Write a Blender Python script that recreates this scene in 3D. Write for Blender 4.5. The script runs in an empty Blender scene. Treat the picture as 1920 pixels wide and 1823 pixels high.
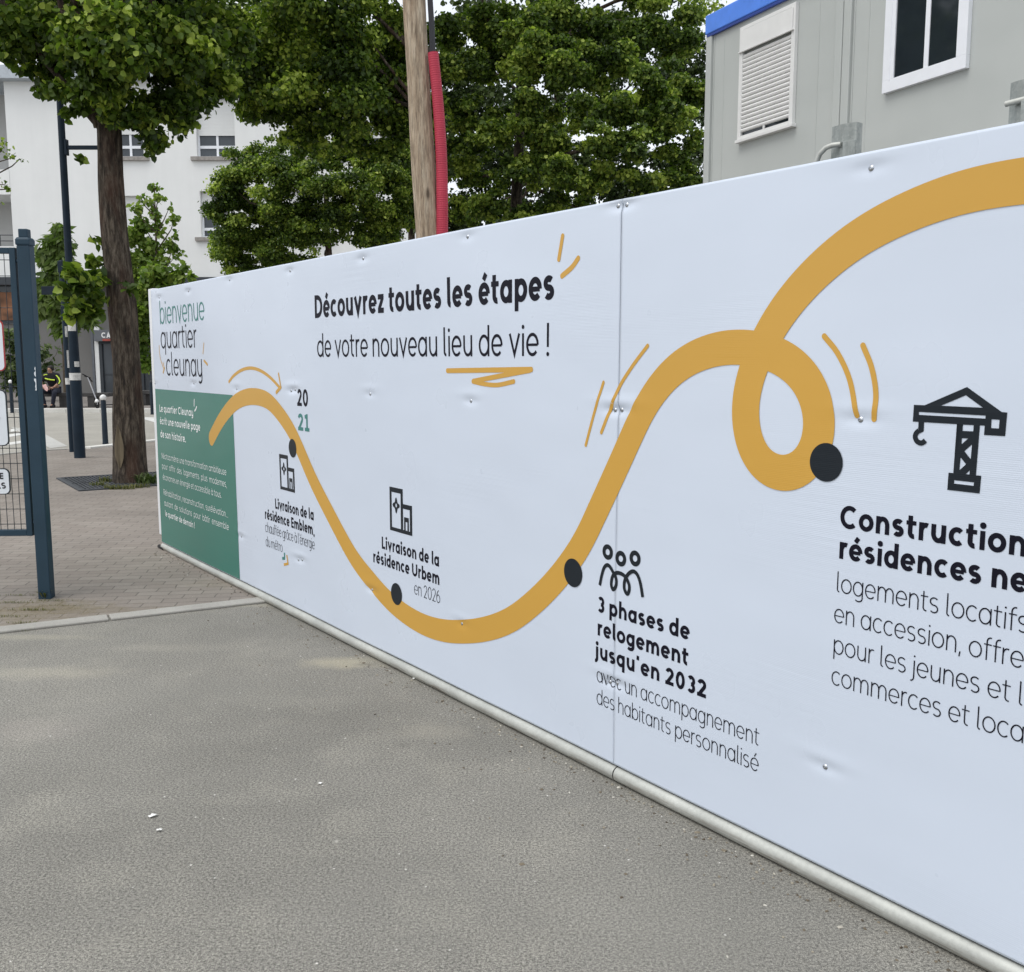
import bpy, bmesh, math, random
import numpy as np
from mathutils import Vector, Matrix, noise as mnoise
from mathutils.geometry import tessellate_polygon

# ------------------------------------------------------------------ camera, sky, sun, exposure
S = bpy.context.scene
COL = S.collection
F, CX, CY, H = 1848.0, 960.0, 911.5, 1.55
PITCH = math.atan((CY - 674.0) / F)
cam_d = bpy.data.cameras.new("camera")
cam_d.sensor_width = 36.0
cam_d.sensor_fit = 'HORIZONTAL'
cam_d.lens = F / 1920.0 * 36.0
cam_d.clip_end = 2000.0
cam = bpy.data.objects.new("camera", cam_d)
COL.objects.link(cam)
cam.location = (0, 0, H)
cam.rotation_euler = (math.pi / 2 - PITCH, 0, 0)
S.camera = cam

SUN_EL, SUN_AZ = math.radians(62), math.radians(236)      # high, to the left of the camera, behind thin cloud
W_ = bpy.data.worlds.new("World")
S.world = W_
W_.use_nodes = True
nt = W_.node_tree
nt.nodes.clear()
sky = nt.nodes.new("ShaderNodeTexSky")
sky.sky_type = 'NISHITA'
sky.sun_disc = False
sky.sun_elevation = SUN_EL
sky.sun_rotation = SUN_AZ
sky.dust_density = 5.0
sky.air_density = 1.0
hs = nt.nodes.new("ShaderNodeHueSaturation")
hs.inputs['Saturation'].default_value = 0.42
bg = nt.nodes.new("ShaderNodeBackground")
bg.inputs['Strength'].default_value = 0.15
wo = nt.nodes.new("ShaderNodeOutputWorld")
nt.links.new(sky.outputs[0], hs.inputs['Color'])
# a bright broken cloud sheet in front of that sky
tcw = nt.nodes.new("ShaderNodeTexCoord")
cn = nt.nodes.new("ShaderNodeTexNoise")
cn.inputs['Scale'].default_value = 2.6
cn.inputs['Detail'].default_value = 5
nt.links.new(tcw.outputs['Generated'], cn.inputs['Vector'])
cr = nt.nodes.new("ShaderNodeValToRGB")
cr.color_ramp.elements[0].position = .30
cr.color_ramp.elements[0].color = (.80, .86, .95, 1)
cr.color_ramp.elements[1].position = .66
cr.color_ramp.elements[1].color = (1.0, 1.02, 1.05, 1)
nt.links.new(cn.outputs['Fac'], cr.inputs['Fac'])
cm = nt.nodes.new("ShaderNodeVectorMath")
cm.operation = 'SCALE'
cm.inputs['Scale'].default_value = 7.0
nt.links.new(cr.outputs[0], cm.inputs[0])
wm = nt.nodes.new("ShaderNodeMix")
wm.data_type = 'RGBA'
wm.inputs[0].default_value = .82
nt.links.new(hs.outputs[0], wm.inputs[6])
nt.links.new(cm.outputs[0], wm.inputs[7])
nt.links.new(wm.outputs[2], bg.inputs['Color'])
nt.links.new(bg.outputs[0], wo.inputs[0])

sun_d = bpy.data.lights.new("sun", 'SUN')
sun_d.energy = 1.2
sun_d.angle = math.radians(35)
sun_d.color = (1.0, 0.97, 0.92)
sun = bpy.data.objects.new("sun", sun_d)
COL.objects.link(sun)
sdir = Vector((math.sin(SUN_AZ) * math.cos(SUN_EL), math.cos(SUN_AZ) * math.cos(SUN_EL), math.sin(SUN_EL)))
sun.rotation_euler = sdir.to_track_quat('Z', 'Y').to_euler()
sun.location = (0, 0, 30)

vs = S.view_settings
vs.view_transform = 'Standard'
vs.look = 'None'
vs.gamma = 1.0
vs.exposure = 0.25
S.cycles.max_bounces = 8
S.cycles.transparent_max_bounces = 8

# ------------------------------------------------------------------ where things stand
_c, _s = math.cos(PITCH), math.sin(PITCH)


def ray(x, y):
    u = -(y - CY)
    return Vector((x - CX, F * _c + u * _s, u * _c - F * _s))


def gnd(x, y, z=0.0):
    r = ray(x, y)
    return Vector((0, 0, H)) + r * ((z - H) / r.z)


def at(x, y, Y):
    r = ray(x, y)
    return Vector((0, 0, H)) + r * (Y / r.y)


def px(n, Y):                       # size in metres of n photo pixels at distance Y
    return n * Y / 1863.0


P0 = Vector((0.376327, 3.491179, 0.0))               # foot of the seam between the two hoarding sheets
WD = Vector((0.587304, -0.809367, 0.0))              # along the hoarding, towards the camera
WN = Vector((-0.809367, -0.587304, 0.0))             # out of its face


def wall(x, y, off=0.0):
    r = ray(x, y)
    o = Vector((0, 0, H))
    t = ((P0 + WN * off - o).dot(WN)) / r.dot(WN)
    q = o + r * t
    return ((q - P0).dot(WD), q.z)


# ------------------------------------------------------------------ mesh and object helpers
class MB:
    def __init__(self):
        self.v, self.f = [], []

    def add(self, verts, faces):
        b = len(self.v)
        self.v.extend([tuple(p) for p in verts])
        self.f.extend([tuple(i + b for i in f) for f in faces])
        return self

    def box(self, lo, hi, M=None):
        x0, y0, z0 = lo
        x1, y1, z1 = hi
        v = [Vector(p) for p in ((x0, y0, z0), (x1, y0, z0), (x1, y1, z0), (x0, y1, z0),
                                 (x0, y0, z1), (x1, y0, z1), (x1, y1, z1), (x0, y1, z1))]
        if M is not None:
            v = [M @ p for p in v]
        return self.add(v, [(0, 3, 2, 1), (4, 5, 6, 7), (0, 1, 5, 4), (1, 2, 6, 5), (2, 3, 7, 6), (3, 0, 4, 7)])

    def tube(self, pts, rad, n=12, cap=True):
        pts = [Vector(p) for p in pts]
        if not hasattr(rad, '__len__'):
            rad = [rad] * len(pts)
        rings, up = [], None
        for i, p in enumerate(pts):
            a = pts[max(i - 1, 0)]
            b = pts[min(i + 1, len(pts) - 1)]
            t = (b - a).normalized()
            if up is None:
                up = Vector((0, 1, 0)) if abs(t.z) > .9 else Vector((0, 0, 1))
            x = t.cross(up)
            if x.length < 1e-5:
                x = t.cross(Vector((1, 0, 0)))
            x.normalize()
            y = x.cross(t).normalized()
            up = y
            rings.append([p + (x * math.cos(k * 2 * math.pi / n) + y * math.sin(k * 2 * math.pi / n)) * rad[i] for k in range(n)])
        v = [q for r in rings for q in r]
        f = []
        for i in range(len(pts) - 1):
            for k in range(n):
                a, b = i * n + k, i * n + (k + 1) % n
                f.append((a, b, b + n, a + n))
        if cap:
            f.append(tuple(reversed(range(n))))
            f.append(tuple(range((len(pts) - 1) * n, len(pts) * n)))
        return self.add(v, f)

    def lathe(self, prof, c=(0, 0, 0), n=20):
        v, f = [], []
        for r, z in prof:
            for k in range(n):
                a = 2 * math.pi * k / n
                v.append((c[0] + r * math.cos(a), c[1] + r * math.sin(a), c[2] + z))
        for i in range(len(prof) - 1):
            for k in range(n):
                a, b = i * n + k, i * n + (k + 1) % n
                f.append((a, b, b + n, a + n))
        f.append(tuple(reversed(range(n))))
        f.append(tuple(range((len(prof) - 1) * n, len(prof) * n)))
        return self.add(v, f)

    def prism(self, poly, y0, y1, M=None):           # polygon in the x-z plane, drawn out along y
        n = len(poly)
        v = [Vector((p[0], y0, p[1])) for p in poly] + [Vector((p[0], y1, p[1])) for p in poly]
        if M is not None:
            v = [M @ p for p in v]
        f = [tuple(range(n)), tuple(reversed(range(n, 2 * n)))]
        for i in range(n):
            j = (i + 1) % n
            f.append((i, i + n, j + n, j))
        return self.add(v, f)

    def mesh(self, name):
        me = bpy.data.meshes.new(name)
        me.from_pydata(self.v, [], self.f)
        me.update()
        return me


def link(name, me, m, parent=None, smooth=False, bevel=0.0):
    o = bpy.data.objects.new(name, me)
    COL.objects.link(o)
    if m is not None:
        me.materials.append(m)
    if parent is not None:
        o.parent = parent
    if smooth:
        me.polygons.foreach_set('use_smooth', [True] * len(me.polygons))
        me.set_sharp_from_angle(angle=math.radians(40))
    if bevel:
        md = o.modifiers.new('bevel', 'BEVEL')
        md.width = bevel
        md.segments = 2
        md.limit_method = 'ANGLE'
        md.angle_limit = math.radians(50)
    return o


def obj(name, mb, m, parent=None, smooth=False, bevel=0.0):
    return link(name, mb.mesh(name), m, parent, smooth, bevel)


def tag(o, label, cat, group=None):
    o['label'] = label
    o['category'] = cat
    if group:
        o['group'] = group
    return o


def thing(name, label, cat, loc=(0, 0, 0), rotz=0.0, group=None):
    o = bpy.data.objects.new(name, None)
    COL.objects.link(o)
    o.empty_display_size = .2
    o.location = loc
    o.rotation_euler = (0, 0, rotz)
    return tag(o, label, cat, group)


def kind(o, k):
    o['kind'] = k
    return o


# ------------------------------------------------------------------ materials
def srgb(r, g, b):
    return tuple(((c / 255.0) / 12.92 if c / 255.0 <= .04045 else ((c / 255.0 + .055) / 1.055) ** 2.4) for c in (r, g, b)) + (1.0,)


class NT:
    def __init__(self, name):
        self.m = bpy.data.materials.new(name)
        self.m.use_nodes = True
        self.t = self.m.node_tree
        self.b = self.t.nodes['Principled BSDF']

    def n(self, typ, **kw):
        nd = self.t.nodes.new(typ)
        for k, v in kw.items():
            setattr(nd, k, v)
        return nd

    def l(self, a, b):
        self.t.links.new(a, b)

    def coord(self, scale=(1, 1, 1), rot=(0, 0, 0), out='Object'):
        tc = self.n('ShaderNodeTexCoord')
        mp = self.n('ShaderNodeMapping')
        mp.inputs['Scale'].default_value = scale
        mp.inputs['Rotation'].default_value = rot
        self.l(tc.outputs[out], mp.inputs['Vector'])
        return mp.outputs[0]

    def noise(self, vec, scale, detail=4.0, rough=.55):
        nd = self.n('ShaderNodeTexNoise')
        nd.inputs['Scale'].default_value = scale
        nd.inputs['Detail'].default_value = detail
        nd.inputs['Roughness'].default_value = rough
        self.l(vec, nd.inputs['Vector'])
        return nd.outputs['Fac']

    def ramp(self, fac, stops, interp='LINEAR'):
        nd = self.n('ShaderNodeValToRGB')
        cr = nd.color_ramp
        cr.interpolation = interp
        while len(cr.elements) < len(stops):
            cr.elements.new(.5)
        for e, (p, c) in zip(cr.elements, stops):
            e.position = p
            e.color = c if hasattr(c, '__len__') else (c, c, c, 1)
        self.l(fac, nd.inputs['Fac'])
        return nd.outputs['Color']

    def mix(self, fac, a, b, blend='MIX'):
        nd = self.n('ShaderNodeMix', data_type='RGBA', blend_type=blend)
        for sock, val in ((nd.inputs[0], fac), (nd.inputs[6], a), (nd.inputs[7], b)):
            if isinstance(val, bpy.types.NodeSocket):
                self.l(val, sock)
            elif hasattr(val, '__len__'):
                sock.default_value = val
            else:
                sock.default_value = val
        return nd.outputs[2]

    def math(self, op, a, b=None, clamp=False):
        nd = self.n('ShaderNodeMath', operation=op, use_clamp=clamp)
        for sock, val in zip(nd.inputs, (a, b)):
            if val is None:
                continue
            if isinstance(val, bpy.types.NodeSocket):
                self.l(val, sock)
            else:
                sock.default_value = val
        return nd.outputs[0]

    def bump(self, height, strength=.3, dist=.01):
        nd = self.n('ShaderNodeBump')
        nd.inputs['Strength'].default_value = strength
        nd.inputs['Distance'].default_value = dist
        self.l(height, nd.inputs['Height'])
        self.l(nd.outputs[0], self.b.inputs['Normal'])

    def col(self, c):
        if isinstance(c, bpy.types.NodeSocket):
            self.l(c, self.b.inputs['Base Color'])
        else:
            self.b.inputs['Base Color'].default_value = c

    def set(self, rough=None, metal=None, spec=None, coat=None):
        if rough is not None:
            if isinstance(rough, bpy.types.NodeSocket):
                self.l(rough, self.b.inputs['Roughness'])
            else:
                self.b.inputs['Roughness'].default_value = rough
        if metal is not None:
            self.b.inputs['Metallic'].default_value = metal
        if spec is not None:
            self.b.inputs['Specular IOR Level'].default_value = spec
        if coat is not None:
            self.b.inputs['Coat Weight'].default_value = coat
            self.b.inputs['Coat Roughness'].default_value = .15


def plain(name, c, rough=.5, metal=0.0, var=.12, scale=6.0, bump=0.0, bscale=40.0, spec=None):
    k = NT(name)
    v = k.coord()
    f = k.noise(v, scale, 5)
    lo = tuple(x * (1 - var) for x in c[:3]) + (1,)
    hi = tuple(min(1, x * (1 + var)) for x in c[:3]) + (1,)
    k.col(k.ramp(f, [(.3, lo), (.7, hi)]))
    k.set(rough, metal, spec)
    if bump:
        k.bump(k.noise(v, bscale, 3), bump, .004)
    return k.m


def print_mat(name, c, rough=.33, mottled=.03, spec=.5, flute=1.0):
    """printed fluted plastic sheet: fine horizontal flutes, uneven from place to place, and slow waves"""
    k = NT(name)
    v = k.coord()
    sep = k.n('ShaderNodeSeparateXYZ')
    k.l(v, sep.inputs[0])
    fl = k.math('SINE', k.math('MULTIPLY', sep.outputs['Z'], 2 * math.pi / .0052))
    patch = k.ramp(k.noise(k.coord((.55, 1, 1.6)), 1.3, 3), [(.50, 0.06), (.70, 1.0)])
    streak = k.noise(k.coord((.9, 1, 26)), 2.2, 3)
    slow = k.noise(k.coord((.8, 1, 1.6)), 1.1, 2)
    h = k.math('ADD', k.math('MULTIPLY', k.math('MULTIPLY', fl, patch), .00009 * flute),
               k.math('ADD', k.math('MULTIPLY', k.math('MULTIPLY', streak, patch), .0009 * flute), k.math('MULTIPLY', slow, .010)))
    k.bump(h, 1.0, 1.0)
    f = k.noise(k.coord((1, 1, 1)), .9, 3)
    lo = tuple(x * (1 - mottled) for x in c[:3]) + (1,)
    k.col(k.ramp(f, [(.35, lo), (.65, c)]))
    k.set(k.math('ADD', k.math('MULTIPLY', k.noise(v, 3.0, 3), .12), rough - .06), 0, spec)
    return k.m


M = {}
M['sheet'] = print_mat('hoarding white print', (.635, .70, .805, 1), .29)
M['gold'] = print_mat('hoarding gold print', (.61, .345, .062, 1), .33, .03, .35)
M['green'] = print_mat('hoarding green print', (.035, .19, .15, 1), .22)
M['ink'] = print_mat('hoarding black print', (.008, .008, .016, 1), .45, .03, .12, .4)
M['dot'] = print_mat('hoarding charcoal print', (.013, .018, .024, 1), .36, .03, .22, .9)
M['teal'] = print_mat('hoarding teal print', (.06, .22, .20, 1), .4, .03, .25, .5)
M['white_ink'] = print_mat('hoarding white ink', (.82, .86, .86, 1))
M['trim'] = plain('white painted edge', (.78, .80, .82, 1), .4, 0, .04)
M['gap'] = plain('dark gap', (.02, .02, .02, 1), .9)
M['screw'] = plain('zinc screw', (.5, .52, .55, 1), .3, 1.0, .2, 60)
M['gate'] = plain('slate blue paint', (.024, .050, .074, 1), .5, 0, .14, 3, .12, 120, .25)
M['wire'] = plain('dark wire', (.02, .028, .035, 1), .5)
M['pole_paint'] = plain('navy lamp paint', (.011, .022, .036, 1), .55, 0, .2, 4, 0, 40, .2)
M['post_grey'] = plain('grey post paint', (.05, .075, .10, 1), .45, 0, .15, 4)
M['sign_white'] = plain('sign white', (.72, .76, .80, 1), .35, 0, .03)
M['sign_red'] = plain('sign red', (.42, .035, .03, 1), .35, 0, .05)
M['sign_black'] = plain('sign black', (.015, .016, .02, 1), .4)
M['sticker'] = plain('paper sticker', (.62, .62, .60, 1), .7, 0, .25, 18)
M['roof_edge'] = plain('pale roof edge', (.42, .46, .50, 1), .6)
M['iron'] = plain('cast iron', (.055, .06, .068, 1), .6, .3, .3, 9, .3, 60)
M['bench_wood'] = plain('dark bench timber', (.045, .043, .042, 1), .7, 0, .3, 5)
M['bollard'] = plain('bollard paint', (.015, .024, .036, 1), .55, 0, .2, 6, 0, 40, .2)
M['bollard_top'] = plain('bollard white', (.8, .8, .79, 1), .45, 0, .06)
M['glass_dark'] = plain('window glass', (.018, .024, .03, 1), .06, 0, .1)
M['glass_grey'] = plain('far window glass', (.055, .065, .075, 1), .12, 0, .2, .6)
M['pvc'] = plain('white window plastic', (.82, .84, .88, 1), .35, 0, .03)
M['cream'] = plain('cream shutter', (.74, .74, .725, 1), .45, 0, .04)
M['sill'] = plain('concrete sill', (.30, .28, .26, 1), .85, 0, .25, 8)
M['dark_band'] = plain('dark fascia', (.035, .042, .05, 1), .6)
M['shop_grey'] = plain('shop grey', (.12, .13, .145, 1), .5)
M['shop_red'] = plain('shop red lettering', (.35, .06, .04, 1), .5)
M['mural'] = plain('orange shop poster', (.23, .10, .045, 1), .6, 0, .7, 1.5)
M['blue'] = plain('cabin blue paint', (.09, .25, .82, 1), .35, 0, .08)
M['blue_dark'] = plain('cabin blue lip', (.02, .055, .28, 1), .4)
M['conduit'] = plain('red conduit', (.44, .045, .075, 1), .55, 0, .12, 5, 0, 40, .25)
M['cable'] = plain('black cable', (.012, .013, .018, 1), .5)
M['skin'] = plain('skin', (.32, .18, .12, 1), .6)
M['cloth_black'] = plain('black cloth', (.012, .012, .016, 1), .9)
M['cloth_navy'] = plain('navy cloth', (.014, .017, .032, 1), .9)
M['hivis'] = plain('lime strip', (.55, .72, .06, 1), .6)
M['pink'] = plain('pink white paper', (.75, .48, .45, 1), .7, 0, .3, 30)
M['hair'] = plain('dark hair', (.012, .01, .009, 1), .8)
M['chrome'] = plain('scooter metal', (.5, .5, .52, 1), .35, .7)
M['rubber'] = plain('black rubber', (.014, .014, .015, 1), .8)
M['stem'] = plain('green brown stem', (.085, .065, .045, 1), .9, 0, .3, 10)
M['paper'] = plain('white litter', (.8, .8, .77, 1), .8)


def make_surfaces():
    # worn tarmac
    k = NT('worn tarmac')
    v = k.coord()
    big = k.noise(v, .55, 5, .6)
    mid = k.noise(v, 2.6, 5, .65)
    fine = k.noise(v, 115, 4, .8)
    grain = k.noise(v, 310, 2, .7)
    c = k.ramp(big, [(.33, (.235, .226, .198, 1)), (.68, (.345, .331, .292, 1))])
    c = k.mix(k.math('MULTIPLY', k.ramp(mid, [(.50, 0.0), (.74, 1.0)]), .45), c, (.42, .40, .34, 1))
    c = k.mix(.85, c, k.ramp(fine, [(.38, .25), (.60, 1.22)]), 'MULTIPLY')
    c = k.mix(.8, c, k.ramp(grain, [(.38, .32), (.58, 1.2)]), 'MULTIPLY')
    vo = k.n('ShaderNodeTexVoronoi')
    vo.inputs['Scale'].default_value = 26
    k.l(v, vo.inputs['Vector'])
    spots = k.ramp(vo.outputs['Distance'], [(.05, 1.0), (.12, 0.0)])
    hid = k.ramp(k.noise(v, 21, 2), [(.585, 0.0), (.60, 1.0)])
    c = k.mix(k.math('MULTIPLY', spots, hid), c, (.72, .70, .66, 1))
    vo2 = k.n('ShaderNodeTexVoronoi')
    vo2.inputs['Scale'].default_value = 11
    k.l(v, vo2.inputs['Vector'])
    sp2 = k.ramp(vo2.outputs['Distance'], [(.05, 1.0), (.14, 0.0)])
    hid2 = k.ramp(k.noise(v, 6.3, 2), [(.64, 0.0), (.67, 1.0)])
    c = k.mix(k.math('MULTIPLY', k.math('MULTIPLY', sp2, hid2), .55), c, (.56, .54, .48, 1))
    # dried sandy stains where puddles stood
    for q_, rx_, ry_, amt, cc in (((645, 1243), .27, .13, .5, (.50, .455, .33, 1)), ((90, 1262), .5, .13, .28, (.50, .46, .36, 1)), ((30, 1195), .6, .08, .3, (.46, .43, .33, 1)),
                                  ((815, 1372), .2, .12, .22, (.45, .42, .34, 1)), ((320, 1215), .4, .10, .15, (.46, .43, .35, 1)), ((60, 1370), .35, .2, .12, (.46, .40, .37, 1)), ((757, 1398), .05, .035, .5, (.16, .155, .135, 1)), ((685, 1246), .07, .03, .5, (.17, .16, .13, 1)), ((640, 1165), .6, .10, .4, (.17, .165, .145, 1)), ((1290, 1740), .5, .5, .3, (.22, .215, .19, 1)), ((420, 1300), .7, .3, .22, (.20, .197, .175, 1)), ((760, 1700), .5, .35, .18, (.21, .205, .185, 1)), ((400, 1135), .9, .07, .3, (.45, .42, .33, 1))):
        p_ = gnd(*q_)
        sb = k.n('ShaderNodeVectorMath', operation='SUBTRACT')
        k.l(v, sb.inputs[0])
        sb.inputs[1].default_value = (p_.x, p_.y, 0)
        ml = k.n('ShaderNodeVectorMath', operation='MULTIPLY')
        k.l(sb.outputs[0], ml.inputs[0])
        ml.inputs[1].default_value = (1 / rx_, 1 / ry_, 0)
        ln = k.n('ShaderNodeVectorMath', operation='LENGTH')
        k.l(ml.outputs[0], ln.inputs[0])
        fz = k.math('ADD', ln.outputs['Value'], k.math('MULTIPLY', k.math('SUBTRACT', k.noise(v, 9, 5, .7), .5), 1.3))
        c = k.mix(k.math('MULTIPLY', k.ramp(fz, [(.25, 1.0), (1.0, 0.0)]), amt), c, k.mix(.55, cc, k.ramp(grain, [(.33, .5), (.62, 1.0)]), 'MULTIPLY'))
    k.col(c)
    k.set(.92)
    k.bump(k.math('ADD', fine, k.math('MULTIPLY', grain, .6)), .32, .005)
    M['tarmac'] = k.m
    # sandy stains on the tarmac are thin sheets of grit
    k = NT('sandy grit')
    v = k.coord()
    f = k.noise(v, 120, 3, .7)
    k.col(k.ramp(f, [(.3, (.17, .155, .115, 1)), (.7, (.34, .31, .22, 1))]))
    k.set(.95)
    k.bump(f, .5, .004)
    M['grit'] = k.m
    # pavers
    k = NT('interlocking pavers')
    v = k.coord((1, 1, 1), (0, 0, math.radians(-7)))
    wob = k.n('ShaderNodeVectorMath', operation='ADD')
    ns = k.n('ShaderNodeTexNoise')
    ns.inputs['Scale'].default_value = 7
    k.l(v, ns.inputs['Vector'])
    sc = k.n('ShaderNodeVectorMath', operation='SCALE')
    sc.inputs['Scale'].default_value = .02
    k.l(ns.outputs['Color'], sc.inputs[0])
    k.l(v, wob.inputs[0])
    k.l(sc.outputs[0], wob.inputs[1])
    br = k.n('ShaderNodeTexBrick')
    br.inputs['Scale'].default_value = 1.0
    br.inputs['Brick Width'].default_value = .21
    br.inputs['Row Height'].default_value = .105
    br.inputs['Mortar Size'].default_value = .0045
    br.inputs['Mortar Smooth'].default_value = .4
    br.inputs['Color1'].default_value = (.255, .222, .193, 1)
    br.inputs['Color2'].default_value = (.30, .267, .233, 1)
    br.inputs['Mortar'].default_value = (.155, .138, .118, 1)
    k.l(wob.outputs[0], br.inputs['Vector'])
    big = k.noise(v, .7, 5)
    fine = k.noise(v, 130, 3, .7)
    c = k.mix(.75, br.outputs['Color'], k.ramp(big, [(.3, .72), (.7, 1.18)]), 'MULTIPLY')
    c = k.mix(.5, c, k.ramp(fine, [(.3, .6), (.65, 1.05)]), 'MULTIPLY')
    # soil and moss worked into the joints round the gate post
    tcw = k.n('ShaderNodeTexCoord')
    for q_, rx_, ry_, amt in (((30, 1150), .75, .40, .95), ((110, 1140), .34, .18, .8), ((470, 1095), .6, .16, .5), ((200, 1145), .9, .12, .4)):
        p_ = gnd(*q_)
        sb = k.n('ShaderNodeVectorMath', operation='SUBTRACT')
        k.l(tcw.outputs['Object'], sb.inputs[0])
        sb.inputs[1].default_value = (p_.x, p_.y, 0)
        ml = k.n('ShaderNodeVectorMath', operation='MULTIPLY')
        k.l(sb.outputs[0], ml.inputs[0])
        ml.inputs[1].default_value = (1 / rx_, 1 / ry_, 0)
        ln = k.n('ShaderNodeVectorMath', operation='LENGTH')
        k.l(ml.outputs[0], ln.inputs[0])
        fz = k.math('ADD', ln.outputs['Value'], k.math('MULTIPLY', k.math('SUBTRACT', k.noise(v, 11, 5, .7), .5), 2.2))
        near_ = k.math('MULTIPLY', k.ramp(fz, [(.3, 1.0), (1.0, 0.0)]), amt)
        joint = k.math('ADD', k.math('MULTIPLY', br.outputs['Fac'], .5), .5)
        c = k.mix(k.math('MULTIPLY', near_, joint), c, k.ramp(fine, [(.35, (.085, .065, .035, 1)), (.6, (.20, .165, .095, 1))]))
    k.col(c)
    k.set(.9)
    k.bump(k.math('ADD', k.math('MULTIPLY', br.outputs['Fac'], -1.0), k.math('MULTIPLY', fine, .25)), .6, .006)
    M['pavers'] = k.m
    for nm, a, b in (('road', (.33, .315, .275, 1), (.41, .39, .345, 1)), ('far_walk', (.18, .162, .148, 1), (.24, .218, .20, 1)),
                     ('kerb', (.32, .31, .28, 1), (.46, .445, .41, 1)), ('kerb_pale', (.62, .61, .57, 1), (.78, .77, .73, 1)), ('ramp', (.46, .46, .43, 1), (.56, .56, .53, 1)),
                     ('paint', (.62, .62, .59, 1), (.78, .78, .75, 1))):
        k = NT(nm + ' surface')
        v = k.coord()
        f1 = k.noise(v, 1.2, 5, .65)
        f2 = k.noise(v, 150, 3, .7)
        c = k.mix(.6, k.ramp(f1, [(.3, a), (.7, b)]), k.ramp(f2, [(.3, .55), (.65, 1.05)]), 'MULTIPLY')
        k.col(c)
        k.set(.9)
        k.bump(f2, .4, .004)
        M[nm] = k.m
    # rendered facade
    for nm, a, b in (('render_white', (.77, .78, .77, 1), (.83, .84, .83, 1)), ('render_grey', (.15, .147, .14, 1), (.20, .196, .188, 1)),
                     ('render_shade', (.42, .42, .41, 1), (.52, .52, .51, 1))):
        k = NT(nm)
        v = k.coord()
        f = k.noise(v, .35, 5, .6)
        st = k.noise(k.coord((1.5, 1.5, .12)), 1.6, 4)
        c = k.mix(.16, k.ramp(f, [(.3, a), (.7, b)]), k.ramp(st, [(.35, .8), (.65, 1.0)]), 'MULTIPLY')
        k.col(c)
        k.set(.85)
        k.bump(k.noise(v, 30, 3), .15, .01)
        M[nm] = k.m
    # galvanised
    k = NT('galvanised tube')
    v = k.coord()
    f = k.noise(v, 5, 4)
    sp = k.noise(v, 70, 3, .7)
    c = k.mix(.4, k.ramp(f, [(.3, (.43, .44, .41, 1)), (.7, (.56, .57, .53, 1))]), k.ramp(sp, [(.35, .7), (.6, 1.0)]), 'MULTIPLY')
    sep = k.n('ShaderNodeSeparateXYZ')
    k.l(v, sep.inputs[0])
    dirt = k.math('MULTIPLY', k.ramp(k.noise(k.coord((3, 3, 60)), 1.5, 5, .7), [(.47, 0.0), (.64, 1.0)]), .75)
    low = k.ramp(sep.outputs['Z'], [(.016, 1.0), (.040, 0.0)])
    c = k.mix(k.math('MULTIPLY', dirt, low), c, (.13, .085, .05, 1))
    k.col(c)
    k.set(k.math('ADD', k.math('MULTIPLY', sp, .25), .40), .35)
    M['galv'] = k.m
    k = NT('galvanised plate')
    v = k.coord()
    vo = k.n('ShaderNodeTexVoronoi')
    vo.inputs['Scale'].default_value = 150
    k.l(v, vo.inputs['Vector'])
    c = k.mix(.6, k.ramp(vo.outputs['Color'], [(.1, (.30, .325, .31, 1)), (.9, (.38, .40, .38, 1))]), k.ramp(k.noise(k.coord((30, 30, 6)), 2, 4), [(.35, .6), (.65, 1.0)]), 'MULTIPLY')
    k.col(c)
    k.set(.45, .55)
    M['galv_plate'] = k.m
    # cabin steel
    k = NT('cabin grey steel')
    v = k.coord()
    f = k.noise(v, .8, 4)
    k.col(k.ramp(f, [(.3, (.445, .468, .45, 1)), (.7, (.495, .515, .495, 1))]))
    k.set(.45)
    vo = k.n('ShaderNodeTexNoise')
    vo.inputs['Scale'].default_value = 1.7
    k.l(v, vo.inputs['Vector'])
    k.bump(vo.outputs['Fac'], .25, .03)
    M['cabin'] = k.m
    # weathered pole timber
    k = NT('weathered pole timber')
    v = k.coord((9, 9, 1.1))
    f = k.noise(v, 2.2, 7, .7)
    f2 = k.noise(k.coord((26, 26, 2.6)), 2.5, 6, .7)
    c = k.mix(.65, k.ramp(f, [(.3, (.22, .155, .10, 1)), (.5, (.42, .33, .235, 1)), (.72, (.60, .51, .39, 1))]), k.ramp(f2, [(.38, .35), (.56, 1.1)]), 'MULTIPLY')
    k.col(c)
    k.set(.9)
    kv = k.n('ShaderNodeTexVoronoi')
    kv.inputs['Scale'].default_value = 1.0
    k.l(k.coord((5.2, 5.2, 1.7)), kv.inputs['Vector'])
    c = k.mix(k.ramp(kv.outputs['Distance'], [(.05, .85), (.13, 0.0)]), c, (.06, .04, .025, 1))
    k.col(c)
    k.bump(k.math('ADD', f, f2), .9, .012)
    M['timber'] = k.m
    # bark
    k = NT('fissured bark')
    v = k.coord((14, 14, 2.6))
    f = k.noise(v, 1.6, 7, .75)
    g = k.noise(k.coord((3, 3, .8)), 1.2, 4)
    c = k.ramp(f, [(.36, (.010, .008, .006, 1)), (.48, (.050, .037, .026, 1)), (.68, (.20, .165, .125, 1))])
    c = k.mix(k.math('MULTIPLY', k.ramp(g, [(.5, 0.0), (.65, 1.0)]), .6), c, (.075, .034, .02, 1))
    k.col(c)
    k.set(.95)
    k.bump(f, 1.0, .05)
    M['bark'] = k.m
    k = NT('bare wood scar')
    f = k.noise(k.coord((20, 20, 2)), 2, 5)
    k.col(k.ramp(f, [(.3, (.075, .058, .036, 1)), (.7, (.15, .12, .075, 1))]))
    k.set(.9)
    M['scar'] = k.m


make_surfaces()


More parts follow.
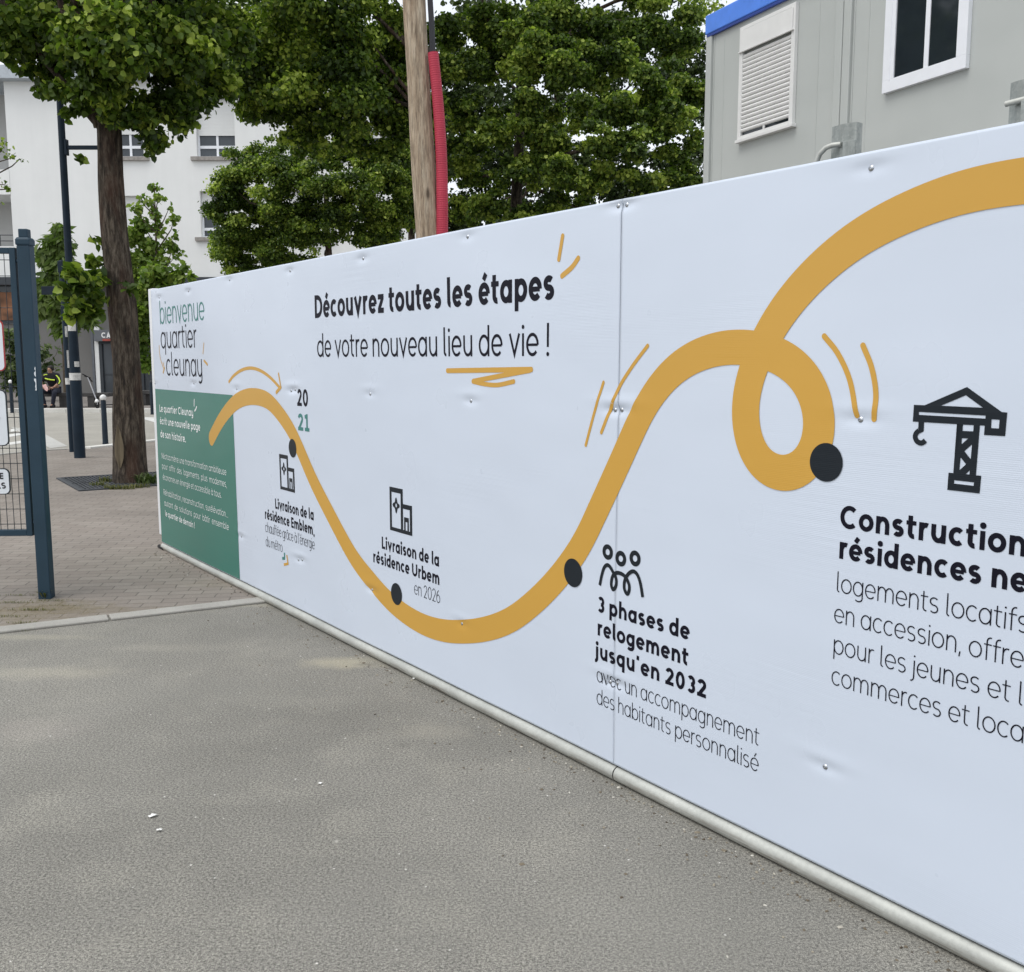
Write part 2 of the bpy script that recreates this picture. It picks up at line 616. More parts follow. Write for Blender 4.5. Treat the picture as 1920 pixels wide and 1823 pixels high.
def leaf_mat(name, dark, mid, light, trans=.35):
    k = NT(name)
    at_ = k.n('ShaderNodeAttribute', attribute_name='var')
    c = k.ramp(at_.outputs['Fac'], [(0.0, dark), (.5, mid), (1.0, light)])
    k.col(c)
    k.set(.48, 0, .3)
    tr = k.n('ShaderNodeBsdfTranslucent')
    k.l(k.mix(1.0, c, (1.1, 1.35, .55, 1), 'MULTIPLY'), tr.inputs['Color'])
    mx = k.n('ShaderNodeMixShader')
    mx.inputs[0].default_value = trans
    k.l(k.b.outputs[0], mx.inputs[1])
    k.l(tr.outputs[0], mx.inputs[2])
    out = [n for n in k.t.nodes if n.type == 'OUTPUT_MATERIAL'][0]
    k.l(mx.outputs[0], out.inputs[0])
    return k.m


M['leaf_linden'] = leaf_mat('linden leaves', (.028, .054, .009, 1), (.105, .170, .021, 1), (.43, .52, .09, 1), .33)
M['leaf_maple'] = leaf_mat('maple leaves', (.030, .056, .010, 1), (.112, .178, .026, 1), (.44, .52, .10, 1), .33)
M['leaf_shaded'] = leaf_mat('shade-tinted maple leaves', (.018, .034, .009, 1), (.038, .064, .015, 1), (.085, .12, .03, 1), .15)  # maple leaf colour darkened to paint in deep shade behind the front crowns
M['leaf_young'] = leaf_mat('young tree leaves', (.09, .15, .028, 1), (.17, .25, .045, 1), (.30, .37, .085, 1), .45)
M['leaf_willow'] = leaf_mat('willow leaves', (.08, .125, .035, 1), (.14, .20, .055, 1), (.22, .28, .09, 1), .4)
M['leaf_shrub'] = leaf_mat('shrub leaves', (.055, .085, .032, 1), (.10, .14, .055, 1), (.18, .23, .09, 1), .35)
M['grass'] = leaf_mat('weed blades', (.06, .075, .02, 1), (.12, .13, .04, 1), (.22, .20, .08, 1), .3)

# ------------------------------------------------------------------ ground, paving, road
def sheet(name, pts, z, m):
    mb = MB()
    mb.add([(p[0], p[1], z) for p in pts], [tuple(range(len(pts)))])
    me = mb.mesh(name)
    if me.polygons[0].normal.z < 0:
        me.flip_normals()
    return kind(link(name, me, m), 'structure')


sheet('ground', [(-300, -60), (300, -60), (300, 600), (-300, 600)], 0.0, M['tarmac'])
ka, kb = gnd(0, 1184), gnd(500, 1126.5)
kd = (kb - ka).normalized()
kn = Vector((-kd.y, kd.x, 0))
KL, KR = ka - kd * 14, ka + kd * 2.9                      # front kerb line, ends behind the hoarding
sheet('brick_pavement', [KL + kn * .07, KR + kn * .07, KR + Vector((8, 9, 0)), (30, 29, 0), (-60, 29, 0), (-60, KL.y, 0)], .004, M['pavers'])
# near edge of the road, read off the ground
near = [gnd(-420, 893), gnd(-150, 868), gnd(0, 853.5), gnd(70, 846), gnd(125, 843.5), gnd(161, 842), gnd(225, 835), gnd(288, 828), gnd(420, 812), gnd(600, 795)]
far_y = 28.75
road_pts = [(p.x, p.y) for p in near] + [(30, 29), (-70, 29), (-70, near[0].y)]
sheet('road', road_pts, .008, M['road'])
sheet('far_pavement', [(-70, 29.05), (30, 29.05), (30, 46), (-70, 46)], .012, M['far_walk'])


def kerb_run(name, pts, w, h, m, seg=1.0, gap=.012, z0=0.0):
    mb = MB()
    for a, b in zip(pts[:-1], pts[1:]):
        a, b = Vector((a[0], a[1], 0)), Vector((b[0], b[1], 0))
        d = (b - a)
        L = d.length
        d.normalize()
        nn = Vector((-d.y, d.x, 0))
        n = max(1, round(L / seg))
        for i in range(n):
            s0, s1 = L * i / n + gap / 2, L * (i + 1) / n - gap / 2
            Mx = Matrix(((d.x, nn.x, 0, a.x), (d.y, nn.y, 0, a.y), (0, 0, 1, 0), (0, 0, 0, 1)))
            mb.box((s0, -w / 2, z0), (s1, w / 2, h), Mx)
    return kind(obj(name, mb, m, None, False, .006), 'structure')


k0 = gnd(204, 1160)
kk = (k0 - KL).dot(kd) % 1.05
kerb_run('kerb', [KL + kd * (kk - 1.05), KL + kd * (kk - 1.05 + 1.05 * 17)], .125, .016, M['kerb'], 1.05)
kerb_run('road_kerb', [(p.x, p.y) for p in near[5:]], .20, .035, M['kerb_pale'], 1.0)
kerb_run('road_kerb', [(p.x, p.y) for p in near[:5]], .14, .022, M['kerb'], 1.0)
kerb_run('far_kerb', [(-70, 28.9), (30, 28.9)], .28, .12, M['kerb_pale'], 1.0)
sheet('crossing_ramp', [gnd(94, 842), gnd(127, 838), gnd(84, 815), gnd(58, 806), gnd(20, 802)], .013, M['ramp'])
for a in ([(20, 806), (46, 802), (48, 806), (20, 811)], [(10, 817), (48, 811), (50, 815), (10, 822)], [(-30, 838), (52, 826), (54, 830), (-30, 843)], [(256, 783), (300, 784), (330, 800), (290, 793)]):
    sheet('road_marking', [gnd(*p) for p in a], .012, M['paint'])


def blob_sheet(name, c, rx, ry, z, m, seed, n=40):
    rnd = random.Random(seed)
    ph = [rnd.uniform(0, 6.3) for _ in range(4)]
    pts = []
    for i in range(n):
        a = 2 * math.pi * i / n
        r = 1 + .18 * math.sin(2 * a + ph[0]) + .12 * math.sin(3 * a + ph[1]) + .10 * math.sin(7 * a + ph[2]) + .08 * math.sin(13 * a + ph[3])
        pts.append((c.x + rx * r * math.cos(a), c.y + ry * r * math.sin(a)))
    return sheet(name, pts, z, m)


# ------------------------------------------------------------------ hoarding
HD = thing('hoarding', 'long white printed site hoarding with gold looping route line and headline', 'hoarding',
           P0, math.atan2(WD.y, WD.x))
ZB, ZT, SL, SR = .063, 2.097, -5.535, 4.2
SCREWS = []
for q in [(297, 558), (352, 546), (430, 525), (543, 508), (680, 485), (877, 444), (1156, 386), (1172, 384), (1631, 315),
          (290, 719), (362, 719), (444, 729), (546, 733), (553, 731), (693, 739), (881, 752), (1151, 769), (1164, 769), (1612, 787),
          (451, 1006), (558, 1050), (565, 1050), (697, 1106), (866, 1170), (1143, 1279), (1156, 1281), (1547, 1438)]:
    SCREWS.append(wall(*q))
SCREWS += [(2.0, 2.03), (3.0, 2.03), (2.6, 1.2), (2.3, .35), (3.4, .35)]
_sc = np.array(SCREWS)


def disp(s, z):
    s = np.asarray(s, float)
    z = np.asarray(z, float)
    d = np.zeros(np.broadcast(s, z).shape)
    for i, (a, b) in enumerate(_sc):
        amp = (.0042, .0055, .0034)[i % 3]
        d = d - amp * np.exp(-((s - a) / .052) ** 2 - ((z - b) / .017) ** 2)
        d = d + .0016 * np.exp(-((s - a) / .11) ** 2 - ((z - b - .03) / .02) ** 2)
    d = d + .0035 * np.sin(s * 1.7 + .8) * np.sin(z * 2.1 + s * .5) + .0012 * np.sin(s * 5.3 + z * 3.1)
    return d


def wavy(name, s0, s1, z0, z1, off, m, parent, ds=.012, dz=.008, taper=None):
    ns, nz = int((s1 - s0) / ds) + 2, int((z1 - z0) / dz) + 2
    s = np.linspace(s0, s1, ns)
    z = np.linspace(z0, z1, nz)
    Sg, Zg = np.meshgrid(s, z)
    y = -(off + disp(Sg, Zg))
    if taper is not None:
        Sg = Sg + taper(Sg, Zg)
    co = np.stack([Sg.ravel(), y.ravel(), Zg.ravel()], 1)
    i = np.arange(nz - 1)[:, None] * ns + np.arange(ns - 1)[None, :]
    q = np.stack([i, i + 1, i + 1 + ns, i + ns], -1).reshape(-1, 4)
    me = np_mesh(name, co, q)
    o = link(name, me, m, parent)
    me.polygons.foreach_set('use_smooth', [True] * len(me.polygons))
    return o


def np_mesh(name, co, quads):
    me = bpy.data.meshes.new(name)
    me.vertices.add(len(co))
    me.vertices.foreach_set('co', co.astype(np.float32).ravel())
    n, kq = quads.shape
    me.loops.add(n * kq)
    me.loops.foreach_set('vertex_index', quads.astype(np.int32).ravel())
    me.polygons.add(n)
    me.polygons.foreach_set('loop_start', np.arange(0, n * kq, kq, dtype=np.int32))
    me.update(calc_edges=True)
    me.validate()
    return me


def seam_l(s, z):
    return -(.0012 + .0022 * np.clip((z - .9) / 1.2, 0, 1)) * np.exp((s - 0) / .02)


p = wavy('printed_sheet', SL, -.0005, ZB, ZT, 0.0, M['sheet'], HD, taper=seam_l)
md = p.modifiers.new('thick', 'SOLIDIFY')
md.thickness = .004
md.offset = -1
p2 = wavy('printed_sheet', .0005, SR, ZB, ZT, 0.0, M['sheet'], HD)
md = p2.modifiers.new('thick', 'SOLIDIFY')
md.thickness = .004
md.offset = -1
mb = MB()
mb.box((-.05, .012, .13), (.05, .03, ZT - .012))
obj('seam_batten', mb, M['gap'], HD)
mb = MB()
mb.box((-5.49, .0385, .002), (SR, .0445, .119))
obj('gap_shade_board', mb, M['gap'], HD)  # added dark strip, its colour stands in for shade in the gap under the sheets
# posts behind the sheets carry them (seen from the end)
mb = MB()
mb.box((-5.63, .008, .115), (-5.50, .055, ZT + .012))
obj('edge_trim', mb, M['trim'], HD, False, .004)
mb = MB()
for s_ in (-4.6, -2.9, -1.4, 1.6, 3.2):
    mb.box((s_ - .03, .045, 0), (s_ + .03, .10, ZT - .03))
mb.box((-5.6, .014, 1.25), (SR, .012 + .05, 1.31))
mb.box((-5.6, .0145, .12), (SR, .0125 + .05, .1799))
obj('support_frame', mb, M['galv_plate'], HD)
for a, b in ((-5.52, .012), (.018, SR)):
    mb = MB()
    mb.tube([(a, .010, .0285), (b, .010, .0285)], .028, 28)
    obj('base_tube', mb, M['galv'], HD, True)
mb = MB()
mb.tube([(.008, .010, .0285), (.022, .010, .0285)], .0265, 24)
obj('tube_sleeve', mb, M['gap'], HD, True)
mb = MB()
mb.tube([(-5.60, -.005, .018), (-5.47, -.005, .018)], .016, 10)
obj('foot', mb, M['gap'], HD, True)
for a, b in _sc:
    mb = MB()
    y = -float(disp(a, b))
    Mx = Matrix.Translation((a, y, b)) @ Matrix.Rotation(math.pi / 2, 4, 'X')
    prof = [(.0085, -.001), (.0085, .0012), (.0062, .0038), (.003, .0046), (.0025, .0030), (.0004, .0030)]
    t = MB().lathe(prof, n=14)
    mb.add([Mx @ Vector(v) for v in t.v], t.f)
    obj('screw', mb, M['screw'], HD, True)
wavy('green_panel', SL + .004, -3.792, ZB + .004, 1.315, .0011, M['green'], HD, .012, .008)


def flat(mb2, pts2, faces, off):
    """2D figures (s,z) laid on the sheet"""
    a = np.array(pts2, float)
    y = -(off + disp(a[:, 0], a[:, 1])) if np.ndim(off) == 0 else -(np.asarray(off) + disp(a[:, 0], a[:, 1]))
    mb2.add(np.stack([a[:, 0], y, a[:, 1]], 1), faces)


def ribbon(mb2, pts, w, off, closed=False, across=1, round_caps=False, rise=0.0, maxseg=.05):
    pts = [np.array(p, float) for p in pts]
    # resample long segments
    out = [pts[0]]
    seq = pts[1:] + ([pts[0]] if closed else [])
    for q in seq:
        L = np.linalg.norm(q - out[-1])
        n = max(1, int(math.ceil(L / maxseg)))
        a = out[-1]
        for i in range(1, n + 1):
            out.append(a + (q - a) * i / n)
    if closed:
        out = out[:-1]
    P = np.array(out)
    n = len(P)
    if n < 2:
        return
    if closed:
        A, B = np.roll(P, 1, 0), np.roll(P, -1, 0)
    else:
        A, B = np.vstack([P[:1], P[:-1]]), np.vstack([P[1:], P[-1:]])
    t1, t2 = P - A, B - P
    l1, l2 = np.linalg.norm(t1, axis=1, keepdims=True), np.linalg.norm(t2, axis=1, keepdims=True)
    t1 = np.where(l1 > 1e-9, t1 / np.maximum(l1, 1e-9), t2 / np.maximum(l2, 1e-9))
    t2 = np.where(l2 > 1e-9, t2 / np.maximum(l2, 1e-9), t1)
    t = t1 + t2
    t /= np.maximum(np.linalg.norm(t, axis=1, keepdims=True), 1e-9)
    nr = np.stack([-t[:, 1], t[:, 0]], 1)
    cosb = np.maximum((nr * np.stack([-t1[:, 1], t1[:, 0]], 1)).sum(1), .38)
    ww = (np.full(n, w) if np.ndim(w) == 0 else np.interp(np.linspace(0, 1, n), np.linspace(0, 1, len(w)), w)) / 2 / cosb
    offs = off + rise * np.linspace(0, 1, n)
    rows = []
    for j in range(across + 1):
        f = -1 + 2 * j / across
        rows.append(P + nr * (ww * f)[:, None])
    V = np.concatenate(rows)
    O = np.concatenate([offs] * (across + 1))
    faces = []
    m_ = n if closed else n - 1
    for j in range(across):
        for i in range(m_):
            a, b = j * n + i, j * n + (i + 1) % n
            faces.append((a, b, b + n, a + n))
    flat(mb2, V, faces, O)
    if round_caps and not closed:
        for e, sgn in ((0, -1), (n - 1, 1)):
            c = P[e]
            tt = t[e] * sgn
            nn_ = np.array([-tt[1], tt[0]])
            r = ww[e]
            arc_ = [c + r * (nn_ * math.cos(a) + tt * math.sin(a)) for a in np.linspace(0, math.pi, 11)]
            flat(mb2, arc_, [tuple(range(11))], float(offs[e]))


def disc(mb2, c, r, off, rings=6, n=40, hole=0.0):
    V, Fc = [], []
    for i in range(rings + 1):
        rr = hole + (r - hole) * i / rings if hole else r * max(i, .02) / rings
        for k in range(n):
            a = 2 * math.pi * k / n
            V.append((c[0] + rr * math.cos(a), c[1] + rr * math.sin(a)))
    for i in range(rings):
        for k in range(n):
            a, b = i * n + k, i * n + (k + 1) % n
            Fc.append((a, b, b + n, a + n))
    if not hole:
        Fc.append(tuple(reversed(range(n))))
    flat(mb2, V, Fc, off)


def poly(mb2, outer, holes, off):
    rings = [[Vector((p[0], p[1], 0)) for p in outer]] + [[Vector((p[0], p[1], 0)) for p in h_] for h_ in holes]
    flatp = [(p.x, p.y) for r in rings for p in r]
    tris = tessellate_polygon(rings)
    flat(mb2, flatp, [tuple(t) for t in tris], off)


def fix_front(o):
    """make every face of a print look out of the hoarding"""
    me = o.data
    bm = bmesh.new()
    bm.from_mesh(me)
    bm.normal_update()
    for f in bm.faces:
        if f.normal.y > 0:
            f.normal_flip()
    bm.to_mesh(me)
    bm.free()
    me.polygons.foreach_set('use_smooth', [True] * len(me.polygons))
    return o


def catmull(pts, n=10):
    P = [np.array(p, float) for p in pts]
    P = [2 * P[0] - P[1]] + P + [2 * P[-1] - P[-2]]
    out = []
    for i in range(1, len(P) - 2):
        for k in range(n):
            t = k / n
            out.append(.5 * ((2 * P[i]) + (-P[i - 1] + P[i + 1]) * t + (2 * P[i - 1] - 5 * P[i] + 4 * P[i + 1] - P[i + 2]) * t * t + (-P[i - 1] + 3 * P[i] - 3 * P[i + 1] + P[i + 2]) * t ** 3))
    out.append(P[-2])
    return out


def smooth_path(P, it=6, k=.5):
    P = np.array(P)
    for _ in range(it):
        Q = P.copy()
        Q[1:-1] = P[1:-1] * (1 - k) + (P[:-2] + P[2:]) * k / 2
        P = Q
    return P


def resample(P, step):
    P = np.array(P)
    d = np.concatenate([[0], np.cumsum(np.linalg.norm(np.diff(P, axis=0), axis=1))])
    n = max(2, int(d[-1] / step))
    u = np.linspace(0, d[-1], n)
    return np.stack([np.interp(u, d, P[:, 0]), np.interp(u, d, P[:, 1])], 1)


ROUTE = [(396.5, 822), (410, 796), (427, 771), (446.7, 751.3), (471.8, 743.3), (500, 749.2), (519.7, 767.5), (543.7, 801.3), (561.6, 838), (586.5, 897.6), (616, 957),
         (660, 1040), (693, 1084.7), (735, 1132), (785, 1167), (828, 1182), (866, 1184.7), (910, 1180), (957, 1163), (1003, 1128), (1041, 1090), (1066, 1059),
         (1094, 1017), (1122, 957), (1149, 898), (1173.8, 842), (1203, 776), (1221, 744), (1252, 704), (1291, 673.5), (1338, 655), (1384.5, 649.5),
         (1433, 656), (1460, 666), (1489, 683), (1516, 713), (1533, 751), (1539.5, 791), (1536, 830), (1523, 862), (1503, 884), (1474, 893.5), (1444, 886),
         (1420, 865), (1404, 830), (1396, 782), (1399, 738), (1412, 690), (1438, 630), (1476, 570), (1526, 513), (1589, 459), (1656, 418), (1730, 385), (1810, 358.5), (1920, 339)]
rp = [wall(*q) for q in ROUTE]
a_, b_ = np.array(rp[-1]), np.array(rp[-2])
rp += [(rp[-1][0] + .22, rp[-1][1] - .015), (rp[-1][0] + .5, rp[-1][1] - .07), (rp[-1][0] + .8, rp[-1][1] - .2)]
R = resample(smooth_path(resample(catmull(rp, 10), .012), 40, .5), .012)
mb = MB()
ribbon(mb, R, .107, .0013, False, 8, True, .0006)
fix_front(obj('route_line', mb, M['gold'], HD))
for q in ((549.8, 840.5), (743.5, 1114), (1076, 1074), (1550, 867)):
    mb = MB()
    disc(mb, wall(*q), .055, .0023)
    fix_front(obj('milestone_dot', mb, M['dot'], HD))

# hand drawn strokes
STROKES = [([(430, 716), (439, 704.5), (454, 694), (470.5, 690.3), (489, 695), (508, 708), (526, 727)], .021), ([(523.7, 701), (526.5, 717), (528, 726.5)], .016), ([(528, 726), (519.5, 736)], .022),
           ([(298.3, 648.5), (299, 660.6), (301.7, 676.3), (307, 691.5)], .010), ([(305.6, 680.5), (308.3, 690)], .012), ([(308.5, 690), (306, 699)], .016), ([(382.5, 643.7), (380.7, 663)], .011), ([(382.8, 676.5), (389, 683.5)], .018),
           ([(1054.5, 442.5), (1047.5, 486.5)], .019), ([(1083.5, 484.5), (1072, 501), (1053.5, 517.5)], .021),
           ([(838, 695.3), (997, 693)], .0215), ([(994, 694.5), (887, 714.8)], .0205), ([(886, 715.5), (906, 720), (933, 722), (964, 715.5)], .019),
           ([(1131.5, 717), (1116, 769), (1099, 835)], .013), ([(1214, 648.5), (1183, 690.5), (1157, 735), (1128, 811)], .0145),
           ([(1545, 630.5), (1571, 664), (1593, 713), (1606, 779)], .0165), ([(1617.5, 648), (1634, 690), (1642, 739), (1638, 786)], .0165)]
for k_, (pts, w) in enumerate(STROKES):
    mb = MB()
    P = [wall(*q) for q in pts]
    if len(P) > 2:
        P = catmull(P, 8)
    ribbon(mb, P, w, .0010 + .00012 * (k_ % 3), False, 2, True, 0, .03)
    fix_front(obj('brush_stroke', mb, M['gold'], HD))
for pts, w in [([(364.2, 749.5), (363.9, 761)], .012), ([(368.7, 763), (367, 768), (365.2, 770.5)], .014)]:
    mb = MB()
    ribbon(mb, [wall(*q) for q in pts], w, .0020, False, 1, True)
    fix_front(obj('brush_stroke', mb, M['white_ink'], HD))
mb = MB()
for pts, w in [([(532.6, 1036.5), (533, 1046.5)], .017), ([(533.6, 1047), (528.6, 1047.5)], .018)]:
    ribbon(mb, [wall(*q) for q in pts], w, .0012, False, 1, False)
fix_front(obj('chevron', mb, M['teal'], HD))
mb = MB()
for k_, (pts, w) in enumerate([([(537, 1041), (539.4, 1057.5)], .016), ([(540, 1057), (531.6, 1059)], .016)]):
    ribbon(mb, [wall(*q) for q in pts], w, .0012 + .0001 * k_, False, 1, False)
fix_front(obj('chevron', mb, M['gold'], HD))


# ---- a monoline geometric alphabet: strokes of a given weight
XH, CAP, ASC, DSC = .52, .70, .745, -.20


def arc(cx, cy, rx, ry, a0, a1, n=None):
    n = n or max(4, int(abs(a1 - a0) / 12))
    return [(cx + rx * math.cos(math.radians(a0 + (a1 - a0) * i / n)), cy + ry * math.sin(math.radians(a0 + (a1 - a0) * i / n))) for i in range(n + 1)]


def glyph(ch, w):
    h = w / 2
    st, dots = [], []
    acc = None
    base = {'é': ('e', 'a'), 'è': ('e', 'g'), 'à': ('a', 'g'), 'â': ('a', 'c'), 'ê': ('e', 'c')}
    if ch in base:
        ch, acc = base[ch]
    cy = XH / 2
    ry = cy - h + .006
    sb, ss = .030, .058
    L = lambda *p: st.append((list(p), w))
    cxa = None
    if ch in 'adqg':
        rx = .224 - h * .70
        c = sb + h + rx
        xs = c + rx
        st.append((arc(c, cy, rx, ry, 20, 340) if False else arc(c, cy, rx, ry, 0, 360), w))
        y1 = {'a': XH, 'q': XH, 'g': XH, 'd': ASC}[ch]
        y0 = {'a': 0, 'd': 0, 'q': DSC, 'g': DSC + .13}[ch]
        if ch == 'g':
            L((xs, y1), *arc(xs - .17, DSC + h + .13, .17, .13, 0, -140))
        else:
            L((xs, y1), (xs, y0))
        adv = xs + h + ss
        cxa = c
    elif ch in 'bp':
        rx = .224 - h * .70
        xs = ss + h
        c = xs + rx
        st.append((arc(c, cy, rx, ry, 0, 360), w))
        L((xs, ASC if ch == 'b' else XH), (xs, 0 if ch == 'b' else DSC))
        adv = c + rx + h + sb
    elif ch == 'o':
        rx = .238 - h * .70
        c = sb + h + rx
        st.append((arc(c, cy, rx, ry, 0, 360), w))
        adv = c + rx + h + sb
    elif ch == 'e':
        rx = .228 - h * .70
        c = sb + h + rx
        st.append((arc(c, cy, rx, ry, -2, 318), w))
        st.append(([(c - rx, cy - .005), (c + rx, cy - .005)], w * .78))
        adv = c + rx + h + sb
        cxa = c
    elif ch == 'c':
        rx = .228 - h * .70
        c = sb + h + rx
        st.append((arc(c, cy, rx, ry, 47, 313), w))
        adv = c + rx * .75 + h + sb
    elif ch in 'nhm':
        xs = ss + h
        L((xs, ASC if ch == 'h' else XH), (xs, 0))
        k = 1 if ch != 'm' else 2
        rx = (.168 if k == 1 else .158) + .012 - h * .30
        x = xs
        for _ in range(k):
            L(*(arc(x + rx, XH - h - .20 + .006, rx, .20, 180, 0)), (x + 2 * rx, 0))
            x += 2 * rx
        adv = x + h + ss
    elif ch in 'uy':
        xs = ss + h
        rx = .180 - h * .30
        L((xs, XH), *arc(xs + rx, h + .20 - .006, rx, .20, 180, 360))
        if ch == 'u':
            L((xs + 2 * rx, XH), (xs + 2 * rx, 0))
        else:
            L((xs + 2 * rx, XH), *arc(xs + 2 * rx - .16, DSC + h + .13, .16, .13, 0, -135))
        adv = xs + 2 * rx + h + ss
    elif ch == 'r':
        xs = ss + h
        L((xs, XH), (xs, 0))
        L(*arc(xs + .15, XH - h - .19 + .006, .15, .19, 180, 68))
        adv = xs + .15 + .055 + h * .5 + .02
    elif ch == 's':
        rx = .165 - h * .6
        ru = (XH - 2 * h + .012) / 4
        c = .04 + h + rx
        y2, y1 = XH - h - ru + .006, h + ru - .006
        L(*(arc(c, y2, rx, ru, 38, 255, 16) + arc(c, y1, rx, ru, 75, -142, 16)))
        adv = c + rx + h + .045
    elif ch == 't':
        x = .12 + h * .6
        L((x, .665), *arc(x + .11, .11 + h, .11, .11, 180, 285))
        st.append(([(x - .11 - h * .3, XH - h * .85), (x + .17 + h * .3, XH - h * .85)], w * .86))
        adv = x + .17 + h * .3 + .035
    elif ch == 'f':
        x = .13 + h * .6
        L(*reversed([(x, 0)] + arc(x + .13, ASC - h - .13, .13, .13, 180, 75)))
        st.append(([(x - .10 - h * .3, XH - h * .85), (x + .17 + h * .3, XH - h * .85)], w * .86))
        adv = x + .185
    elif ch in 'ij':
        x = ss + h
        if ch == 'i':
            L((x, XH), (x, 0))
        else:
            L((x, XH), *arc(x - .12, DSC + h + .12, .12, .12, 0, -95))
        dots.append((x, .665, h * 1.18 + .006))
        adv = x + h + ss
    elif ch == 'l':
        x = ss + h
        L((x, ASC), *arc(x + .085, .085 + h, .085, .085, 180, 275))
        adv = x + .085 + .045 + h * .3
    elif ch == 'v':
        x0, m_ = .02 + h, .19
        L((x0, XH), (x0 + m_, h * .9), (x0 + 2 * m_, XH))
        adv = x0 + 2 * m_ + h + .02
    elif ch == 'z':
        x0, x1 = .05, .40
        st.append(([(x0, XH - h), (x1, XH - h)], w))
        st.append(([(x1 - h * 1.0, XH - h * 1.6), (x0 + h * 1.0, h * 1.6)], w))
        st.append(([(x0, h), (x1, h)], w))
        adv = .45
    elif ch == 'D':
        xs = ss + h
        L((xs, 0), (xs, CAP))
        r = CAP / 2 - h
        L((xs, CAP - h), (xs + .12, CAP - h), *arc(xs + .14, CAP / 2, .29, r, 90, -90), (xs + .12, h), (xs, h))
        adv = xs + .43 + h + sb
    elif ch == 'L':
        xs = ss + h
        L((xs, CAP), (xs, 0))
        L((xs, h), (xs + .33, h))
        adv = xs + .36
    elif ch == 'E':
        xs = ss + h
        L((xs, CAP), (xs, 0))
        for y in (h, CAP / 2, CAP - h):
            L((xs, y), (xs + .34, y))
        adv = xs + .34 + .06
    elif ch == 'N':
        xs = ss + h
        L((xs, 0), (xs, CAP))
        L((xs, CAP - h), (xs + .40, h))
        L((xs + .40, CAP), (xs + .40, 0))
        adv = xs + .40 + h + ss
    elif ch == 'R':
        xs = ss + h
        L((xs, 0), (xs, CAP))
        L((xs, CAP - h), (xs + .16, CAP - h), *arc(xs + .17, CAP - .20, .20, .20 - h, 90, -90), (xs, CAP - .40 + h))
        L((xs + .16, .30), (xs + .37, 0))
        adv = xs + .44
    elif ch == 'U':
        xs = ss + h
        L((xs, CAP), *arc(xs + .22, .22 + h, .22, .22, 180, 360), (xs + .44, CAP))
        adv = xs + .44 + h + ss
    elif ch == 'C':
        rx, r2 = .34 - h, CAP / 2 - h + .008
        c = sb + h + rx
        st.append((arc(c, CAP / 2, rx, r2, 48, 312), w))
        adv = c + rx * .75 + h + .04
    elif ch == 'A':
        L((.03 + h, 0), (.31, CAP - h * .6), (.59 - h, 0))
        L((.14, .2), (.48, .2))
        adv = .62
    elif ch == 'S':
        rx = .22 - h * .6
        ru = (CAP - 2 * h) / 4
        c = .05 + h + rx
        L(*(arc(c, CAP - h - ru, rx, ru, 38, 255, 18) + arc(c, h + ru, rx, ru, 75, -142, 18)))
        adv = c + rx + h + .05
    elif ch in '0':
        rx = .235 - h
        c = .05 + h + rx
        st.append((arc(c, CAP / 2, rx, CAP / 2 - h + .005, 0, 360), w))
        adv = c + rx + h + .05
    elif ch == '1':
        L((.26, CAP), (.26, 0))
        L((.09, .57), (.26 + h * .3, CAP - h))
        L((.08, h), (.44, h))
        adv = .49
    elif ch == '2':
        r = .19 - h * .6
        c = .05 + h + r
        L(*(arc(c, CAP - h - r, r, r, 165, -32)), (.07 + h, h))
        L((.05, h), (c + r + h, h))
        adv = c + r + h + .06
    elif ch == '3':
        r = .175 - h * .5
        c = .06 + h + r
        ru = (CAP - 2 * h) / 4
        L(*(arc(c, CAP - h - ru, r * .95, ru, 145, -90, 18)))
        L(*(arc(c, h + ru, r, ru, 90, -145, 18)))
        adv = c + r + h + .05
    elif ch == '6':
        r = .225 - h
        c = .05 + h + r
        st.append((arc(c, .22 + h * .3, r, .225 - h * .7, 0, 360), w))
        L((c + .06, CAP - h * .5), *arc(c + r * .9, .24, r * 1.9, .46, 125, 178))
        adv = c + r + h + .05
    elif ch == '!':
        L((ss + h, CAP + .03), (ss + h, .20))
        dots.append((ss + h, h * 1.15, h * 1.25 + .004))
        adv = 2 * (ss + h)
    elif ch in "'’":
        L((.06 + h, ASC), (.045 + h, .56))
        adv = .12 + w
    elif ch == ',':
        L((.075 + h, .07), (.04 + h, -.10))
        adv = .13 + w
    elif ch == '.':
        dots.append((.06 + h, h * 1.1, h * 1.25 + .004))
        adv = .12 + w
    elif ch == '…':
        for i in range(3):
            dots.append((.06 + h + i * .19, h * 1.1, h * 1.25 + .004))
        adv = .12 + w + .38
    else:
        adv = .215
    if acc:
        if acc == 'a':
            L((cxa - .02, XH + .055), (cxa + .085, XH + .20))
        elif acc == 'g':
            L((cxa + .03, XH + .055), (cxa - .075, XH + .20))
        else:
            L((cxa - .10, XH + .065), (cxa, XH + .17), (cxa + .10, XH + .065))
    return st, dots, adv


def text_width(t, w):
    return sum(glyph(c, w)[2] for c in t)


